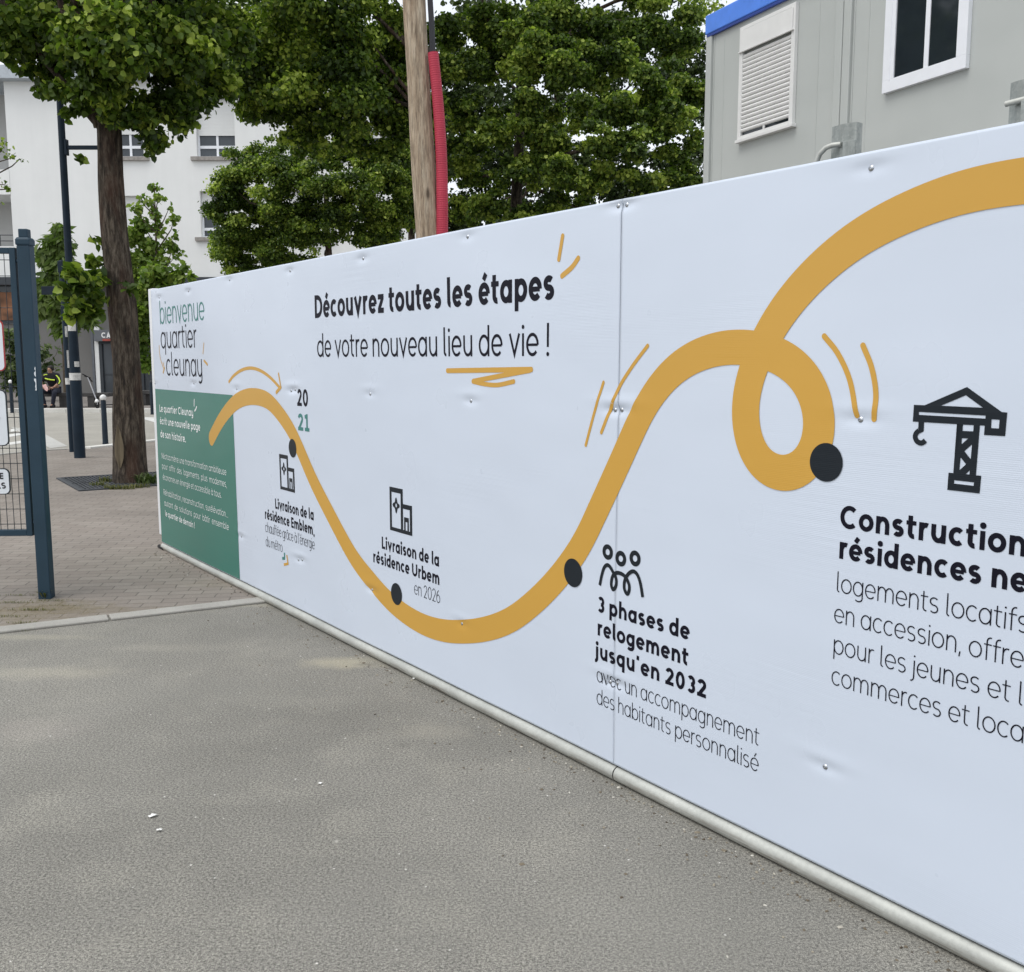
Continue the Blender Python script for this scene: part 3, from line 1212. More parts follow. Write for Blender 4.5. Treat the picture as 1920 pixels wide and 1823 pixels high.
def lettering(mb2, t, s0, s1, z, U, w, off, fit=None, slope=0.0):
    """a line of text on the sheet: from s0 to s1 on baseline z, em height U, stroke weight w"""
    wd = text_width(fit or t, w) - .10
    kx = (s1 - s0) / wd
    x = s0 - .05 * kx
    for ch in t:
        st, dots, adv = glyph(ch, w)
        for k_, (pts, ww) in enumerate(st):
            P = [(x + p[0] * kx, z + slope * (x - s0) + p[1] * U) for p in pts]
            closed = len(pts) > 8 and abs(pts[0][0] - pts[-1][0]) < 1e-6 and abs(pts[0][1] - pts[-1][1]) < 1e-6
            if closed:
                P = P[:-1]
            ribbon(mb2, P, ww * (U + kx) / 2, off + .00012 * k_, closed, 1, False, 0, .06)
        for (dx, dz, r) in dots:
            disc(mb2, (x + dx * kx, z + slope * (x - s0) + dz * U), r * (U + kx) / 2, off + .0001, 2, 16)
        x += adv * kx


def text_block(name, lines, m, off=.0010):
    for ln in lines:
        mb2 = MB()
        t, s0, s1, z, U, w = ln[:6]
        lettering(mb2, t, s0, s1, z, U, w, off, ln[6] if len(ln) > 6 else None)
        fix_front(obj(name, mb2, m, HD))


BO, RG, LT = .146, .074, .047
text_block('headline_line', [('Découvrez toutes les étapes', -2.49, -.371, 1.775, .176, .146),
                        ('de votre nouveau lieu de vie !', -2.468, -.398, 1.563, .172, RG)], M['ink'])
text_block('welcome_line', [('bienvenue', -5.326, -4.291, 1.822, .243, .062)], M['teal'], .0012)
text_block('welcome_line', [('quartier', -5.321, -4.482, 1.634, .243, .062), ('cleunay', -5.209, -4.383, 1.426, .243, .062)], M['ink'], .0012)
text_block('intro_line', [('Le quartier Cleunay', -5.429, -4.616, 1.136, .079, .115), ('écrit une nouvelle page', -5.430, -4.474, 1.037, .079, .115),
                               ('de son histoire.', -5.432, -4.8, .932, .079, .115),
                               ('Néotoa mène une transformation ambitieuse', -5.428, -3.969, .762, .066, .062),
                               ('pour  offrir  des  logements  plus  modernes,', -5.427, -3.970, .679, .066, .062),
                               ('économes en énergie et accessible à tous.', -5.416, -4.084, .592, .066, .062),
                               ('Réhabilitation, reconstruction, surélévation…', -5.416, -3.970, .468, .066, .062),
                               ('autant  de  solutions  pour  bâtir  ensemble', -5.408, -3.966, .381, .066, .062),
                               ('le quartier de demain !', -5.399, -4.671, .296, .066, .11)], M['white_ink'], .0020)
text_block('year_line', [('20', -2.75, -2.605, 1.284, .139, .135)], M['ink'])
text_block('year_line', [('21', -2.747, -2.596, 1.143, .139, .135)], M['teal'])
text_block('caption_line', [('Livraison de la', -3.135, -2.571, .635, .091, BO), ('résidence Emblem,', -3.305, -2.565, .549, .091, BO),
                       ("chauffée grâce à l'énergie", -3.307, -2.57, .465, .088, LT), ('du métro', -3.305, -3.046, .373, .088, LT)], M['ink'], .0012)
text_block('caption_line', [('Livraison de la', -1.768, -1.216, .598, .088, BO), ('résidence Urbem', -1.861, -1.213, .512, .088, BO), ('en 2026', -1.444, -1.208, .425, .088, LT)], M['ink'])
text_block('caption_line', [('3 phases de', -.096, .369, .622, .086, BO), ('relogement', -.094, .365, .533, .086, BO), ('jusqu’en 2032', -.103, .45, .444, .086, BO),
                       ('avec un accompagnement', -.096, .672, .354, .082, LT), ('des habitants personnalisé', -.095, .673, .268, .082, LT)], M['ink'])
text_block('caption_line', [('Construction', .935, 1.350, 1.081, .092, BO, 'Constructi'), ('résidences ne', .935, 1.345, .993, .092, BO, 'résidences'),
                       ('logements locatifs', .932, 1.238, .896, .080, LT, 'logements'), ('en accession, offre', .929, 1.293, .807, .080, LT, 'en accession'),
                       ('pour les jeunes et l', .930, 1.359, .716, .080, LT, 'pour les jeunes'), ('commerces et loca', .929, 1.262, .624, .080, LT, 'commerces')], M['ink'])


def building_icon(name, tl, bl, br, off):
    a, b, c = wall(*tl), wall(*bl), wall(*br)
    s0, s1, z0, z1 = (a[0] + b[0]) / 2, c[0], (b[1] + c[1]) / 2, a[1]
    mb2 = MB()
    T = lambda x, y: (s0 + (s1 - s0) * x, z0 + (z1 - z0) * y)
    rects = [(0, .09, 0, 1), (.09, .50, .89, 1), (.50, .60, 0, 1), (.09, .50, 0, .085), (.60, 1, .565, .67), (.90, 1, 0, .565), (.60, .90, 0, .085),
             (.645, .71, .085, .28), (.79, .855, .085, .28), (.645, .855, .28, .38)]
    for x0, x1, y0, y1 in rects:
        flat(mb2, [T(x0, y0), T(x1, y0), T(x1, y1), T(x0, y1)], [(0, 1, 2, 3)], off)
    n = 32
    V, Fc = [], []
    for i in range(n):
        an = 2 * math.pi * i / n
        k = .55 + .45 * abs(math.cos(2 * an)) ** 3
        if abs(math.cos(2 * an)) > .93:
            k = 1.0
        V.append(T(.295 + .165 * k * math.cos(an), .60 + .185 * k * math.sin(an)))
        V.append(T(.295 + .035 * math.cos(an), .60 + .045 * math.sin(an)))
    for i in range(n):
        j = (i + 1) % n
        Fc.append((2 * i, 2 * j, 2 * j + 1, 2 * i + 1))
    flat(mb2, V, Fc, off)
    return fix_front(obj(name, mb2, M['dot'], HD))


building_icon('building_icon', (523.6, 851), (526, 917), (553.5, 924.5), .0010)
building_icon('building_icon', (729.2, 912.3), (731.3, 994.2), (772.8, 1005.2), .0010)
mb = MB()
q = lambda x, y: wall(1680 + x / 6.075, 700 + y / 6.075)
outer = [(203, 360), (325, 365), (808, 157), (1205, 442), (1268, 448), (1243, 717), (1002, 703), (1010, 597), (955, 593), (910, 1163), (970, 1167), (952, 1370), (584, 1328), (598, 1133), (652, 1137), (692, 580), (190, 550)]
holes = [[(510, 370), (795, 250), (990, 393)], [(260, 440), (1020, 482), (1018, 517), (260, 474)], [(1088, 525), (1180, 530), (1172, 630), (1082, 625)],
         [(762, 585), (884, 592), (879, 663), (757, 657)], [(750, 740), (822, 743), (746, 810)], [(865, 810), (850, 980), (778, 887)],
         [(735, 958), (797, 1037), (722, 1105)], [(840, 1105), (836, 1153), (793, 1150)], [(662, 1218), (888, 1243), (884, 1282), (660, 1257)]]
poly(mb, [q(*p) for p in outer], [[q(*p) for p in h_] for h_ in holes], .0012)
hk = [q(*p) for p in [(287, 553), (284, 640), (262, 652), (232, 680), (218, 720), (232, 765), (262, 790), (290, 795), (315, 783), (333, 765)]]
ribbon(mb, hk[:3], .0155, .0013)
ribbon(mb, catmull(hk[2:], 5), .0135, .0014)
fix_front(obj('crane_icon', mb, M['dot'], HD))
mb = MB()
q = lambda x, y: wall(1100 + x / 5.647, 1000 + y / 5.647)
for c in ((231, 198), (370, 268), (520, 266)):
    disc(mb, q(*c), .0285, .0012, 2, 28, .0115)
sq = [(148, 550), (167, 450), (195, 360), (230, 334), (262, 362), (296, 425), (322, 480), (322, 550), (291, 597), (270, 548), (278, 470), (308, 425), (350, 418), (398, 440), (432, 480), (462, 555), (455, 622), (435, 640), (408, 585), (412, 500), (448, 432), (500, 400), (545, 435), (578, 525), (603, 675)]
ribbon(mb, resample(smooth_path(catmull([q(*p) for p in sq], 8), 6), .004), .0145, .0012, False, 1, False, .0006)
fix_front(obj('people_icon', mb, M['dot'], HD))

# galvanised posts showing over the top edge of the hoarding
def cap_post(q0, q1, ztop_px, label, pin=False):
    s0, _ = wall(*q0, -.10)
    s1, _ = wall(*q1, -.10)
    zt = wall(*ztop_px, -.10)[1]
    w = (s1 - s0)
    c = P0 + WD * ((s0 + s1) / 2) - WN * .10
    t = thing('fence_post', label, 'post', (c.x, c.y, 0), math.atan2(WD.y, WD.x), 'galvanised posts behind the hoarding')
    h2 = w / 2
    sec = [(-h2, .012), (-h2, -.016), (-.006, -.024), (.006, -.024), (h2, -.014), (h2, .012), (h2 - .003, .012), (h2 - .003, -.011), (.004, -.020), (-.004, -.020), (-h2 + .003, -.012), (-h2 + .003, .012)]
    n = len(sec)
    m2 = MB()
    m2.add([(x, y, 0) for x, y in sec] + [(x, y, zt) for x, y in sec],
           [tuple(range(n)), tuple(reversed(range(n, 2 * n)))] + [(i, (i + 1) % n, (i + 1) % n + n, i + n) for i in range(n)])
    obj('profile', m2, M['galv_plate'], t, False)
    m3 = MB()
    m3.box((h2 * .35, -.040, zt - .16), (h2 * 1.35, -.034, zt - .052))
    m3.box((h2 * .35, -.040, zt - .16), (h2 * .42, -.018, zt - .052))
    obj('bracket', m3, M['galv_plate'], t, False, .002)
    m4 = MB()
    zc = zt - .055
    m4.tube([(-h2 * .95, -.036, zt - .052), (.004, -.034, zt - .050), (.03, -.030, zt - .048)] if pin else [(.0, -.028, zc), (-.022, -.036, zc), (-h2 * 1.0, -.040, zc - .004), (-h2 * 1.5, -.040, zc - .018), (-h2 * 1.85, -.040, zc - .045), (-h2 * 2.0, -.040, zc - .09), (-h2 * 2.05, -.040, zc - .2)], .0072, 12)
    obj('hook', m4, M['galv'], t, True)


cap_post((1566, 260), (1612, 245), (1590, 235), 'galvanised post with bent hook showing above the hoarding left of the cabin window')
cap_post((1899, 200), (1945, 190), (1902, 158), 'galvanised post above the hoarding at the right edge, cut by the frame', True)

# ------------------------------------------------------------------ site cabins
TH = math.radians(25.3)
C0 = at(1325, 30, 12.0)
CD = Vector((math.sin(TH), -math.cos(TH), 0))
CROT = math.atan2(CD.y, CD.x)
CBW, CZ0, CZ1 = 2.20, 2.86, C0.z


def cab_shell(t, h, w, roof=True):
    m2 = MB()
    m2.box((.07, .035, .10), (w - .07, 6.0, h - .09))
    obj('wall_panel', m2, M['cabin'], t)
    for x in (0, w - .10):
        for y in (0, 5.9):
            m2 = MB()
            m2.box((x, y, 0), (x + .10, y + .12, h - .20))
            obj('corner_post', m2, M['cabin'], t, False, .008)
    for x in (.30, w - .36):
        m2 = MB()
        m2.box((x, .0315, .10), (x + .010, .036, h - .20))
        obj('panel_joint', m2, M['cabin'], t, False, .002)
    for x in (.115, w - .125):
        m2 = MB()
        m2.box((x, .027, .10), (x + .012, .036, h - .20))
        obj('edge_bead', m2, M['cabin'], t, False, .004)
    m2 = MB()
    m2.box((0.003, 0.003, -.002), (w - .003, .13, .14))
    obj('floor_rail', m2, M['cabin'], t, False, .008)
    m2 = MB()
    m2.box((-.01, -.012, h - .215), (w + .01, 6.03, h - .002))
    obj('roof_rail', m2, M['blue'], t, False, .012)
    m2 = MB()
    m2.box((.02, -.004, h - .245), (w - .02, .03, h - .216))
    obj('roof_lip', m2, M['blue_dark'], t)


def cab_thing(label, x, z, h):
    c = C0 + CD * x
    return thing('site_cabin', label, 'site cabin', (c.x, c.y, z), CROT, 'stacked grey site cabins')


def cb(x, y):
    r = ray(x, y)
    nn_ = Vector((-math.cos(TH), -math.sin(TH), 0))
    t_ = (C0 - Vector((0, 0, H))).dot(nn_) / r.dot(nn_)
    qq = Vector((0, 0, H)) + r * t_
    return (qq - C0).dot(CD), qq.z


UP = CZ1 - CZ0
ca = cab_thing('upper grey site cabin with closed roller shutter and blue roof edge', 0, CZ0, UP)
cab_shell(ca, UP, CBW)
cb2 = cab_thing('upper grey site cabin with white two-pane window beside the shuttered one', CBW + .01, CZ0, UP)
cab_shell(cb2, UP, 2.45)
cl = cab_thing('lower grey site cabin behind the hoarding under the shuttered one', 0, 0, CZ0)
cab_shell(cl, CZ0 - .02, CBW)
cl2 = cab_thing('lower grey site cabin behind the hoarding under the white window', CBW + .01, 0, CZ0)
cab_shell(cl2, CZ0 - .02, 2.45)
# shutter window of the first
x0, zb = cb(1383, 264)
x1, _ = cb(1486, 234)
_, zt = cb(1389, 53)
zb -= CZ0
zt -= CZ0
t = ca
m2 = MB()
m2.box((x0, -.012, zb), (x0 + .055, .034, zt))
m2.box((x1 - .055, -.012, zb), (x1, .034, zt))
m2.box((x0 + .055, -.012, zt - .04), (x1 - .055, .034, zt))
m2.box((x0 - .015, -.032, zb - .035), (x1 + .02, .034, zb))
fr = obj('window', m2, M['cream'], t, False, .004)
m2 = MB()
m2.box((x0 + .03, -.024, zt - .26), (x1 - .03, -.0125, zt - .045))
m2.box((x0 + .005, -.034, zt - .275), (x1 - .01, -.0125, zt - .261))
obj('shutter_box', m2, M['cream'], fr, False, .006)
m2 = MB()
zs0, zs1 = zb + .075, zt - .29
n = 18
for i in range(n):
    a, b = zs0 + (zs1 - zs0) * i / n, zs0 + (zs1 - zs0) * (i + 1) / n
    prof = [(.014, a), (-.001, a + .008), (-.006, (a + b) / 2), (-.001, b - .012), (.014, b - .003)]
    v = [(x0 + .056, y, z) for y, z in prof] + [(x1 - .056, y, z) for y, z in prof]
    m2.add(v, [(i_, i_ + 5, i_ + 6, i_ + 1) for i_ in range(4)])
obj('roller_shutter', m2, M['cream'], fr, True)
m2 = MB()
m2.box((x0 + .056, .018, zb + .012), (x1 - .056, .03, zs0 + .02))
obj('pane', m2, M['glass_dark'], fr)
m2 = MB()
m2.box(((x0 + x1) / 2 - .012, -.012, zb + .001), ((x0 + x1) / 2 + .012, .0, zs0))
m2.box((x0 + .056, -.013, zb + .001), (x1 - .056, .0, zb + .035))
obj('sash', m2, M['cream'], fr)
# white window of the second
ox = CBW + .01
x0, zb = cb(1655, 177)
x1, _ = cb(1812, 128)
x0 -= ox
x1 -= ox
zb -= CZ0
zt = zb + 1.25
m2 = MB()
fw = .13
m2.box((x0, -.014, zb), (x1, .034, zb + fw * .85))
m2.box((x0, -.014, zt - fw), (x1, .034, zt))
m2.box((x0, -.014, zb + fw * .85), (x0 + fw, .034, zt - fw))
m2.box((x1 - fw * .8, -.014, zb + fw * .85), (x1, .034, zt - fw))
xm = (x0 + x1) / 2 + .03
m2.box((xm - .025, -.008, zb + fw * .85), (xm + .025, .034, zt - fw))
m2.box((x0 + fw * .62, -.018, zb + fw * .75), (x0 + fw * .68, -.0139, zt - fw * .7))
fr = obj('window', m2, M['pvc'], cb2, False, .006)
m2 = MB()
m2.box((x0 + fw + .002, -.001, zb + fw * .86), (xm - .027, .006, zt - fw - .002))
m2.box((xm + .027, -.001, zb + fw * .86), (x1 - fw * .8 - .002, .006, zt - fw - .002))
obj('pane', m2, M['glass_dark'], fr)

# ------------------------------------------------------------------ timber pole
PB = at(803, 440, 9.5)
PT = at(776, 0, 9.5)
t0 = -PB.z / (PT.z - PB.z)
pb = PB + (PT - PB) * t0
pole = thing('timber_pole', 'weathered round timber pole behind the hoarding with red conduit', 'pole', (pb.x, pb.y, 0))
dirp = (PT - PB) / (PT.z - PB.z)
m2 = MB()
rnd = random.Random(4)
pts, rad = [], []
for i in range(60):
    z = 7.4 * i / 59
    pts.append((dirp.x * z + .006 * math.sin(z * 1.3), 0, z))
    rad.append(.128 - .0052 * z + .003 * math.sin(z * 4.1))
m2.tube(pts, rad, 40)
me = m2.mesh('shaft')
for v in me.vertices:
    a = math.atan2(v.co.y, v.co.x - dirp.x * v.co.z)
    d = mnoise.noise(Vector((math.cos(a) * 5, math.sin(a) * 5, v.co.z * .9))) * .007 + mnoise.noise(Vector((math.cos(a) * 14, math.sin(a) * 14, v.co.z * 1.3))) * .004
    v.co.x += math.cos(a) * d
    v.co.y += math.sin(a) * d
link('shaft', me, M['timber'], pole, True)
m2 = MB()
A_, B_ = at(829, 440, 9.45), at(812, 100, 9.45)
dz = A_.z
pts, rad = [], []
L_ = []
nseg = 860
for i in range(nseg + 1):
    z = B_.z * i / nseg
    f = (z - A_.z) / (B_.z - A_.z)
    x = A_.x + (B_.x - A_.x) * f - .05 * math.sin(max(0, min(1, f)) * math.pi) * -.6
    pts.append((x - pb.x, -.06, z))
    rad.append((.0565 if i % 4 < 2 else .0548) * (1.0 - .12 * max(0, f)))
m2.tube(pts, rad, 18)
obj('conduit', m2, M['conduit'], pole, False)
m2 = MB()
top = Vector(pts[-1])
for k_ in range(3):
    dx = (k_ - 1) * .016
    m2 = MB()
    m2.tube([top + Vector((dx, 0, -.1)), top + Vector((dx * .9 - .01, .0, .25)), top + Vector((dx * .8 - .035, .0, .7)), top + Vector((dx - .06, 0, 1.4)), top + Vector((dx - .09, 0, 2.6))], .0115, 8)
    obj('cable', m2, M['cable'], pole, True)

# ------------------------------------------------------------------ gate post and gate
gp = gnd(88, 1122)
gpost = thing('gate_post', 'square slate blue steel gate post with stepped cap and torn sticker', 'gate post', (gp.x, gp.y, 0), math.radians(3))
gw = px(23.5, gp.y) / 2
ztop = at(47, 452, gp.y).z
zcap = at(45, 430, gp.y).z
m2 = MB()
m2.box((-gw, -gw, 0), (gw, gw, ztop - .03))
obj('shaft', m2, M['gate'], gpost, False, .006)
m2 = MB()
m2.lathe([(gw * 1.52, 0), (gw * 1.58, .012), (gw * 1.58, .035), (gw * 1.28, .05)], (0, 0, ztop - .03), 4)
m2.v = [tuple(Matrix.Rotation(math.pi / 4, 3, 'Z') @ Vector(v)) for v in m2.v]
m2.box((-gw * .72, -gw * .72, ztop + .018), (gw * .72, gw * .72, zcap))
obj('cap', m2, M['gate'], gpost, False, .006)
m2 = MB()
zz0, zz1 = at(74, 732, gp.y).z, at(73, 688, gp.y).z
rnd = random.Random(3)
L_, R_ = [], []
for i in range(13):
    f = i / 12
    L_.append((gw - .013 + rnd.uniform(-.006, .006), -gw - .0015, zz0 + (zz1 - zz0) * f))
    R_.append((gw - .0065, -gw - .0015, zz0 + (zz1 - zz0) * f))
m2.add(L_ + R_, [(i, i + 13, i + 14, i + 1) for i in range(12) if i not in (6,)])
obj('sticker', m2, M['sign_white'], gpost)

gate = thing('mesh_gate', 'slate blue framed wire mesh gate with rounded warning plates', 'gate', (gp.x, gp.y, 0), math.radians(3.5))
gx1 = at(62, 1000, gp.y).x - gp.x + .006
zt_, zb_ = at(28, 465, gp.y).z, at(62, 1004, gp.y).z
GWID = 1.75
st_w = .038
m2 = MB()
m2.box((gx1 - st_w, -.019, zb_), (gx1, .019, zt_))
m2.box((gx1 - GWID, -.019, zb_), (gx1 - GWID + st_w, .019, zt_))
m2.box((gx1 - GWID + st_w, -.0188, zt_ - .036), (gx1 - st_w, .0188, zt_ - .0005))
m2.box((gx1 - GWID + st_w, -.0188, zb_ + .0005), (gx1 - st_w, .0188, zb_ + .04))
obj('frame', m2, M['gate'], gate, False, .003)
m2 = MB()
x = gx1 - st_w - .038
while x > gx1 - GWID + st_w:
    m2.tube([(x, 0, zb_ + .03), (x, 0, zt_ - .03)], .0024, 6, False)
    x -= .0425
z = zb_ + .075
while z < zt_ - .04:
    m2.tube([(gx1 - GWID + .03, .005, z), (gx1 - .03, .005, z)], .0026, 6, False)
    z += .0985
obj('mesh', m2, M['wire'], gate)
for zz in (at(36, 490, gp.y).z, at(66, 979, gp.y).z):
    m2 = MB()
    m2.tube([(gx1 - .004, 0, zz), (-gw + .002, 0, zz)], .008, 10)
    m2.tube([((gx1 - gw) / 2 - .006, 0, zz), ((gx1 - gw) / 2 + .006, 0, zz)], .014, 10)
    obj('hinge', m2, M['gate'], gate, True)


def rrect(x0, x1, z0, z1, r, n=6):
    out = []
    for cx_, cz_, a0 in ((x1 - r, z1 - r, 0), (x0 + r, z1 - r, 90), (x0 + r, z0 + r, 180), (x1 - r, z0 + r, 270)):
        for i in range(n + 1):
            a = math.radians(a0 + 90 * i / n)
            out.append((cx_ + r * math.cos(a), cz_ + r * math.sin(a)))
    return out


def glyph_flat(t, x0, x1, z, U, w, y, kx=None):
    """free lettering in an x-z plane"""
    m3 = MB()
    wd = text_width(t, w) - .10
    kx = kx or (x1 - x0) / wd
    x = x0 - .05 * kx
    for ch in t:
        st, dots, adv = glyph(ch, w)
        for k_, (pts, ww) in enumerate(st):
            P = [(x + p[0] * kx, z + p[1] * U) for p in pts]
            t2 = MB()
            global disp
            keep = disp
            disp = lambda s, z: np.zeros(np.shape(s))
            closed = len(pts) > 8 and pts[0] == pts[-1]
            ribbon(t2, P[:-1] if closed else P, ww * U, .0004 * k_, closed)
            disp = keep
            m3.add([(v[0], y + v[1], v[2]) for v in t2.v], t2.f)
        x += adv * kx
    return m3


def plate(q_tr, q_br, width, m_edge, texts, label):
    """rounded plate fixed to the gate, its right edge where the photo shows it"""
    xr = (at(*q_tr, gp.y - .03).x + at(*q_br, gp.y - .03).x) / 2 - gp.x
    z1_, z0_ = at(*q_tr, gp.y - .03).z, at(*q_br, gp.y - .03).z
    m3 = MB()
    m3.prism(rrect(xr - width, xr, z0_, z1_, .035), -.030, -.0195)
    s_ = obj('sign', m3, m_edge, gate)
    m3 = MB()
    b = .006
    m3.prism(rrect(xr - width + b, xr - b, z0_ + b, z1_ - b, .030), -.0315, -.0301)
    obj('face', m3, M['sign_white'], s_)
    for tx, qa, U in texts:
        p_ = at(qa[0], qa[1], gp.y - .03)
        m3 = glyph_flat(tx, p_.x - gp.x, 0, p_.z, U, .15, -.0325, U * .95)
        o = obj('lettering', m3, M['sign_black'], s_)
    return s_


plate((8, 640 - 40), (9, 696), .32, M['sign_red'], [], '')
plate((14, 731), (16, 836), .32, M['wire'], [('n', (-6, 786), .055)], '')
plate((19, 878), (20, 927), .32, M['wire'], [('E', (1.2, 898), .058), ('S', (4.6, 916), .058), ('L', (-3.4, 916), .058)], '')


# ------------------------------------------------------------------ foliage
def leaves_mesh(name, pos, nrm, size, var, long=1.0, rng=None, droop=.25):
    n = len(pos)
    up = np.array([0, 0, 1.0])
    rnd_ = rng.normal(size=(n, 3))
    t = np.cross(nrm, rnd_)
    t /= np.linalg.norm(t, axis=1, keepdims=True) + 1e-9
    t = t - up * droop
    t /= np.linalg.norm(t, axis=1, keepdims=True) + 1e-9
    b = np.cross(nrm, t)
    b /= np.linalg.norm(b, axis=1, keepdims=True) + 1e-9
    nn_ = np.cross(t, b)
    shp = [(0, 0, 0), (.22, .46, .10), (.62, .38, .07), (1.0, 0, -.10), (.62, -.38, .07), (.22, -.46, .10)]
    V = np.zeros((n, 6, 3))
    for i, (a, c, h_) in enumerate(shp):
        V[:, i] = pos + (t * a * long + b * c + nn_ * h_) * size[:, None]
    idx = np.arange(n)[:, None] * 6
    q1 = idx + np.array([[0, 1, 2, 3]])
    q2 = idx + np.array([[0, 3, 4, 5]])
    q = np.concatenate([q1, q2], 1).reshape(-1, 4)
    me = np_mesh(name, V.reshape(-1, 3), q)
    at_ = me.attributes.new('var', 'FLOAT', 'POINT')
    at_.data.foreach_set('value', np.repeat(var, 6).astype(np.float32))
    return me


def puffs_of(clusters, rng, per=9, spread=.62, rs=.46):
    out = []
    for (c, r, wgt) in clusters:
        c = np.array(c)
        k = max(3, int(per * wgt))
        for _ in range(k):
            d = rng.normal(size=3)
            d /= np.linalg.norm(d)
            d[2] = d[2] * .8 + .1
            out.append((c + d * r * spread * rng.uniform(.5, 1.1), r * rs * rng.uniform(.7, 1.25), wgt))
    return out


def crown(name, clusters, count, size, mat_, parent, origin, seed, per=9, spread=.7, rs=.44, long=1.1, droop=.25, upb=.45, flat_=.72):
    rng = np.random.default_rng(seed)
    pf = puffs_of(clusters, rng, per, spread, rs)
    vol = np.array([p[1] ** 2 * p[2] for p in pf])
    cnt = np.maximum(3, (count * vol / vol.sum()).astype(int))
    P, N, V = [], [], []
    for (c, r, w_), k in zip(pf, cnt):
        d = rng.normal(size=(k, 3))
        d /= np.linalg.norm(d, axis=1, keepdims=True)
        rr = r * (.35 + .65 * rng.random(k) ** .55)
        rr *= 1 + .22 * rng.normal(size=k)
        p_ = c + d * rr[:, None] * np.array([1, 1, flat_])
        nn_ = d * .5 + np.array([0, 0, upb]) + rng.normal(size=(k, 3)) * .62
        nn_ /= np.linalg.norm(nn_, axis=1, keepdims=True)
        P.append(p_)
        N.append(nn_)
        base = rng.normal(.40, .21)
        V.append(np.clip(base + rng.normal(0, .20, k) + .35 * (rng.random(k) < .13) + .14 * np.clip(d[:, 2], -1, 1) * 0, 0, 1))
    P, N, V = np.concatenate(P), np.concatenate(N), np.concatenate(V)
    sz = size * rng.uniform(.5, 1.25, len(P))
    me = leaves_mesh(name, P - np.array(origin), N, sz, V, long, rng, droop)
    return link(name, me, mat_, parent)


def limb_pts(a, b, rng, n=7, sag=.08):
    a, b = np.array(a, float), np.array(b, float)
    L = np.linalg.norm(b - a)
    out = []
    off = rng.normal(size=3) * L * .07
    for i in range(n):
        f = i / (n - 1)
        out.append(a + (b - a) * f + off * math.sin(f * math.pi) + np.array([0, 0, L * sag * math.sin(f * math.pi)]) + rng.normal(size=3) * L * .012)
    return out


def trunk_mesh(base, top, r0, r1, seed, limbs=(), flare=.25, detail=True, lean=0.0):
    rng = np.random.default_rng(seed)
    m2 = MB()
    nz = 70 if detail else 14
    pts, rad = [], []
    h_ = top[2]
    for i in range(nz):
        f = i / (nz - 1)
        z = h_ * f
        pts.append((base[0] + (top[0] - base[0]) * f + .02 * math.sin(z * 1.7 + seed), base[1] + (top[1] - base[1]) * f + .02 * math.cos(z * 1.3 + seed), z - .03 * (i == 0)))
        rad.append(r0 + (r1 - r0) * f + flare * r0 * math.exp(-z / .28))
    m2.tube(pts, rad, 56 if detail else 16)
    nb = len(m2.v)
    for (a, b, ra, rb) in limbs:
        lp = limb_pts(a, b, rng)
        m2.tube(lp, list(np.linspace(ra, rb, len(lp))), 9)
    if detail:
        for i in range(nb):
            v = Vector(m2.v[i])
            k = i // 56
            c = Vector(pts[min(k, nz - 1)])
            d = (v - c)
            d.z = 0
            if d.length < 1e-6:
                continue
            u = d.normalized()
            rid = mnoise.noise(Vector((u.x * 7, u.y * 7, v.z * 1.1 + seed))) * .075 + mnoise.noise(Vector((u.x * 17, u.y * 17, v.z * 2.0))) * .06 + mnoise.noise(Vector((u.x * 1.6, u.y * 1.6, v.z * .8))) * .10
            m2.v[i] = tuple(v + u * rid * d.length)
    return m2


def px_clusters(lst, Y, k=1.0):
    out = []
    for e in lst:
        x, y, r = e[:3]
        dy = e[3] if len(e) > 3 else 0
        w = e[4] if len(e) > 4 else 1.0
        p_ = at(x, y, Y + dy)
        out.append(((p_.x, p_.y, p_.z), px(r, Y + dy) * k, w))
    return out


# near linden with the scarred trunk
tb = gnd(238, 908)
tb.y += .18
ttop = at(190, 150, tb.y + .1)
tree = thing('street_tree', 'tall linden on the pavement with scarred brown trunk growing in an iron grate', 'tree', (tb.x, tb.y, 0))
O = (tb.x, tb.y, 0)
cl_ = px_clusters([(60, 70, 85, -.3), (150, 95, 90, -.9), (250, 90, 95, -.8), (350, 80, 90, -.2), (180, 175, 55, -.6), (85, 140, 45, .1), (240, 215, 62, -.2),
                   (330, 190, 72, .2), (390, 150, 60, .8), (280, 262, 38, .1, .8), (350, 235, 40, .6, .8), (140, 215, 28, -.3, .6), (110, 165, 35, -.5, .7), (25, 20, 80, .6), (-60, 40, 90, .5), (410, 60, 70, .6),
                   (200, 20, 110, 1.2), (330, 20, 100, 1.5), (90, 0, 100, 1.4)], tb.y)
hi = px_clusters([(-120, -120, 150, 0), (60, -160, 170, -.8), (240, -180, 180, -1.0), (400, -140, 150, 0), (150, -380, 190, 0), (300, -420, 170, .3), (60, -330, 150, 1.2), (330, -250, 170, 1.8), (120, -200, 170, 2.0), (220, -560, 140, .3)], tb.y)
limbs = []
fork = (ttop.x - tb.x, ttop.y - tb.y, ttop.z - .6)
rl = random.Random(8)
for c, r, w in cl_[:8] + hi[:9]:
    limbs.append((fork, (c[0] - tb.x, c[1] - tb.y, c[2]), .06, .012))
m2 = trunk_mesh((0, 0, 0), (at(190, 110, tb.y).x - tb.x, .1, 5.3), px(56, tb.y) / 2, px(43, tb.y) / 2 * .9, 5, limbs, .22)
# old wounds and burrs
obj('trunk', m2, M['bark'], tree, True)
crown('crown', cl_, 42000, .080, M['leaf_linden'], tree, O, 11, 10, .72, .42)
crown('upper_crown', hi, 9000, .13, M['leaf_linden'], tree, O, 12, 9, .72, .46)
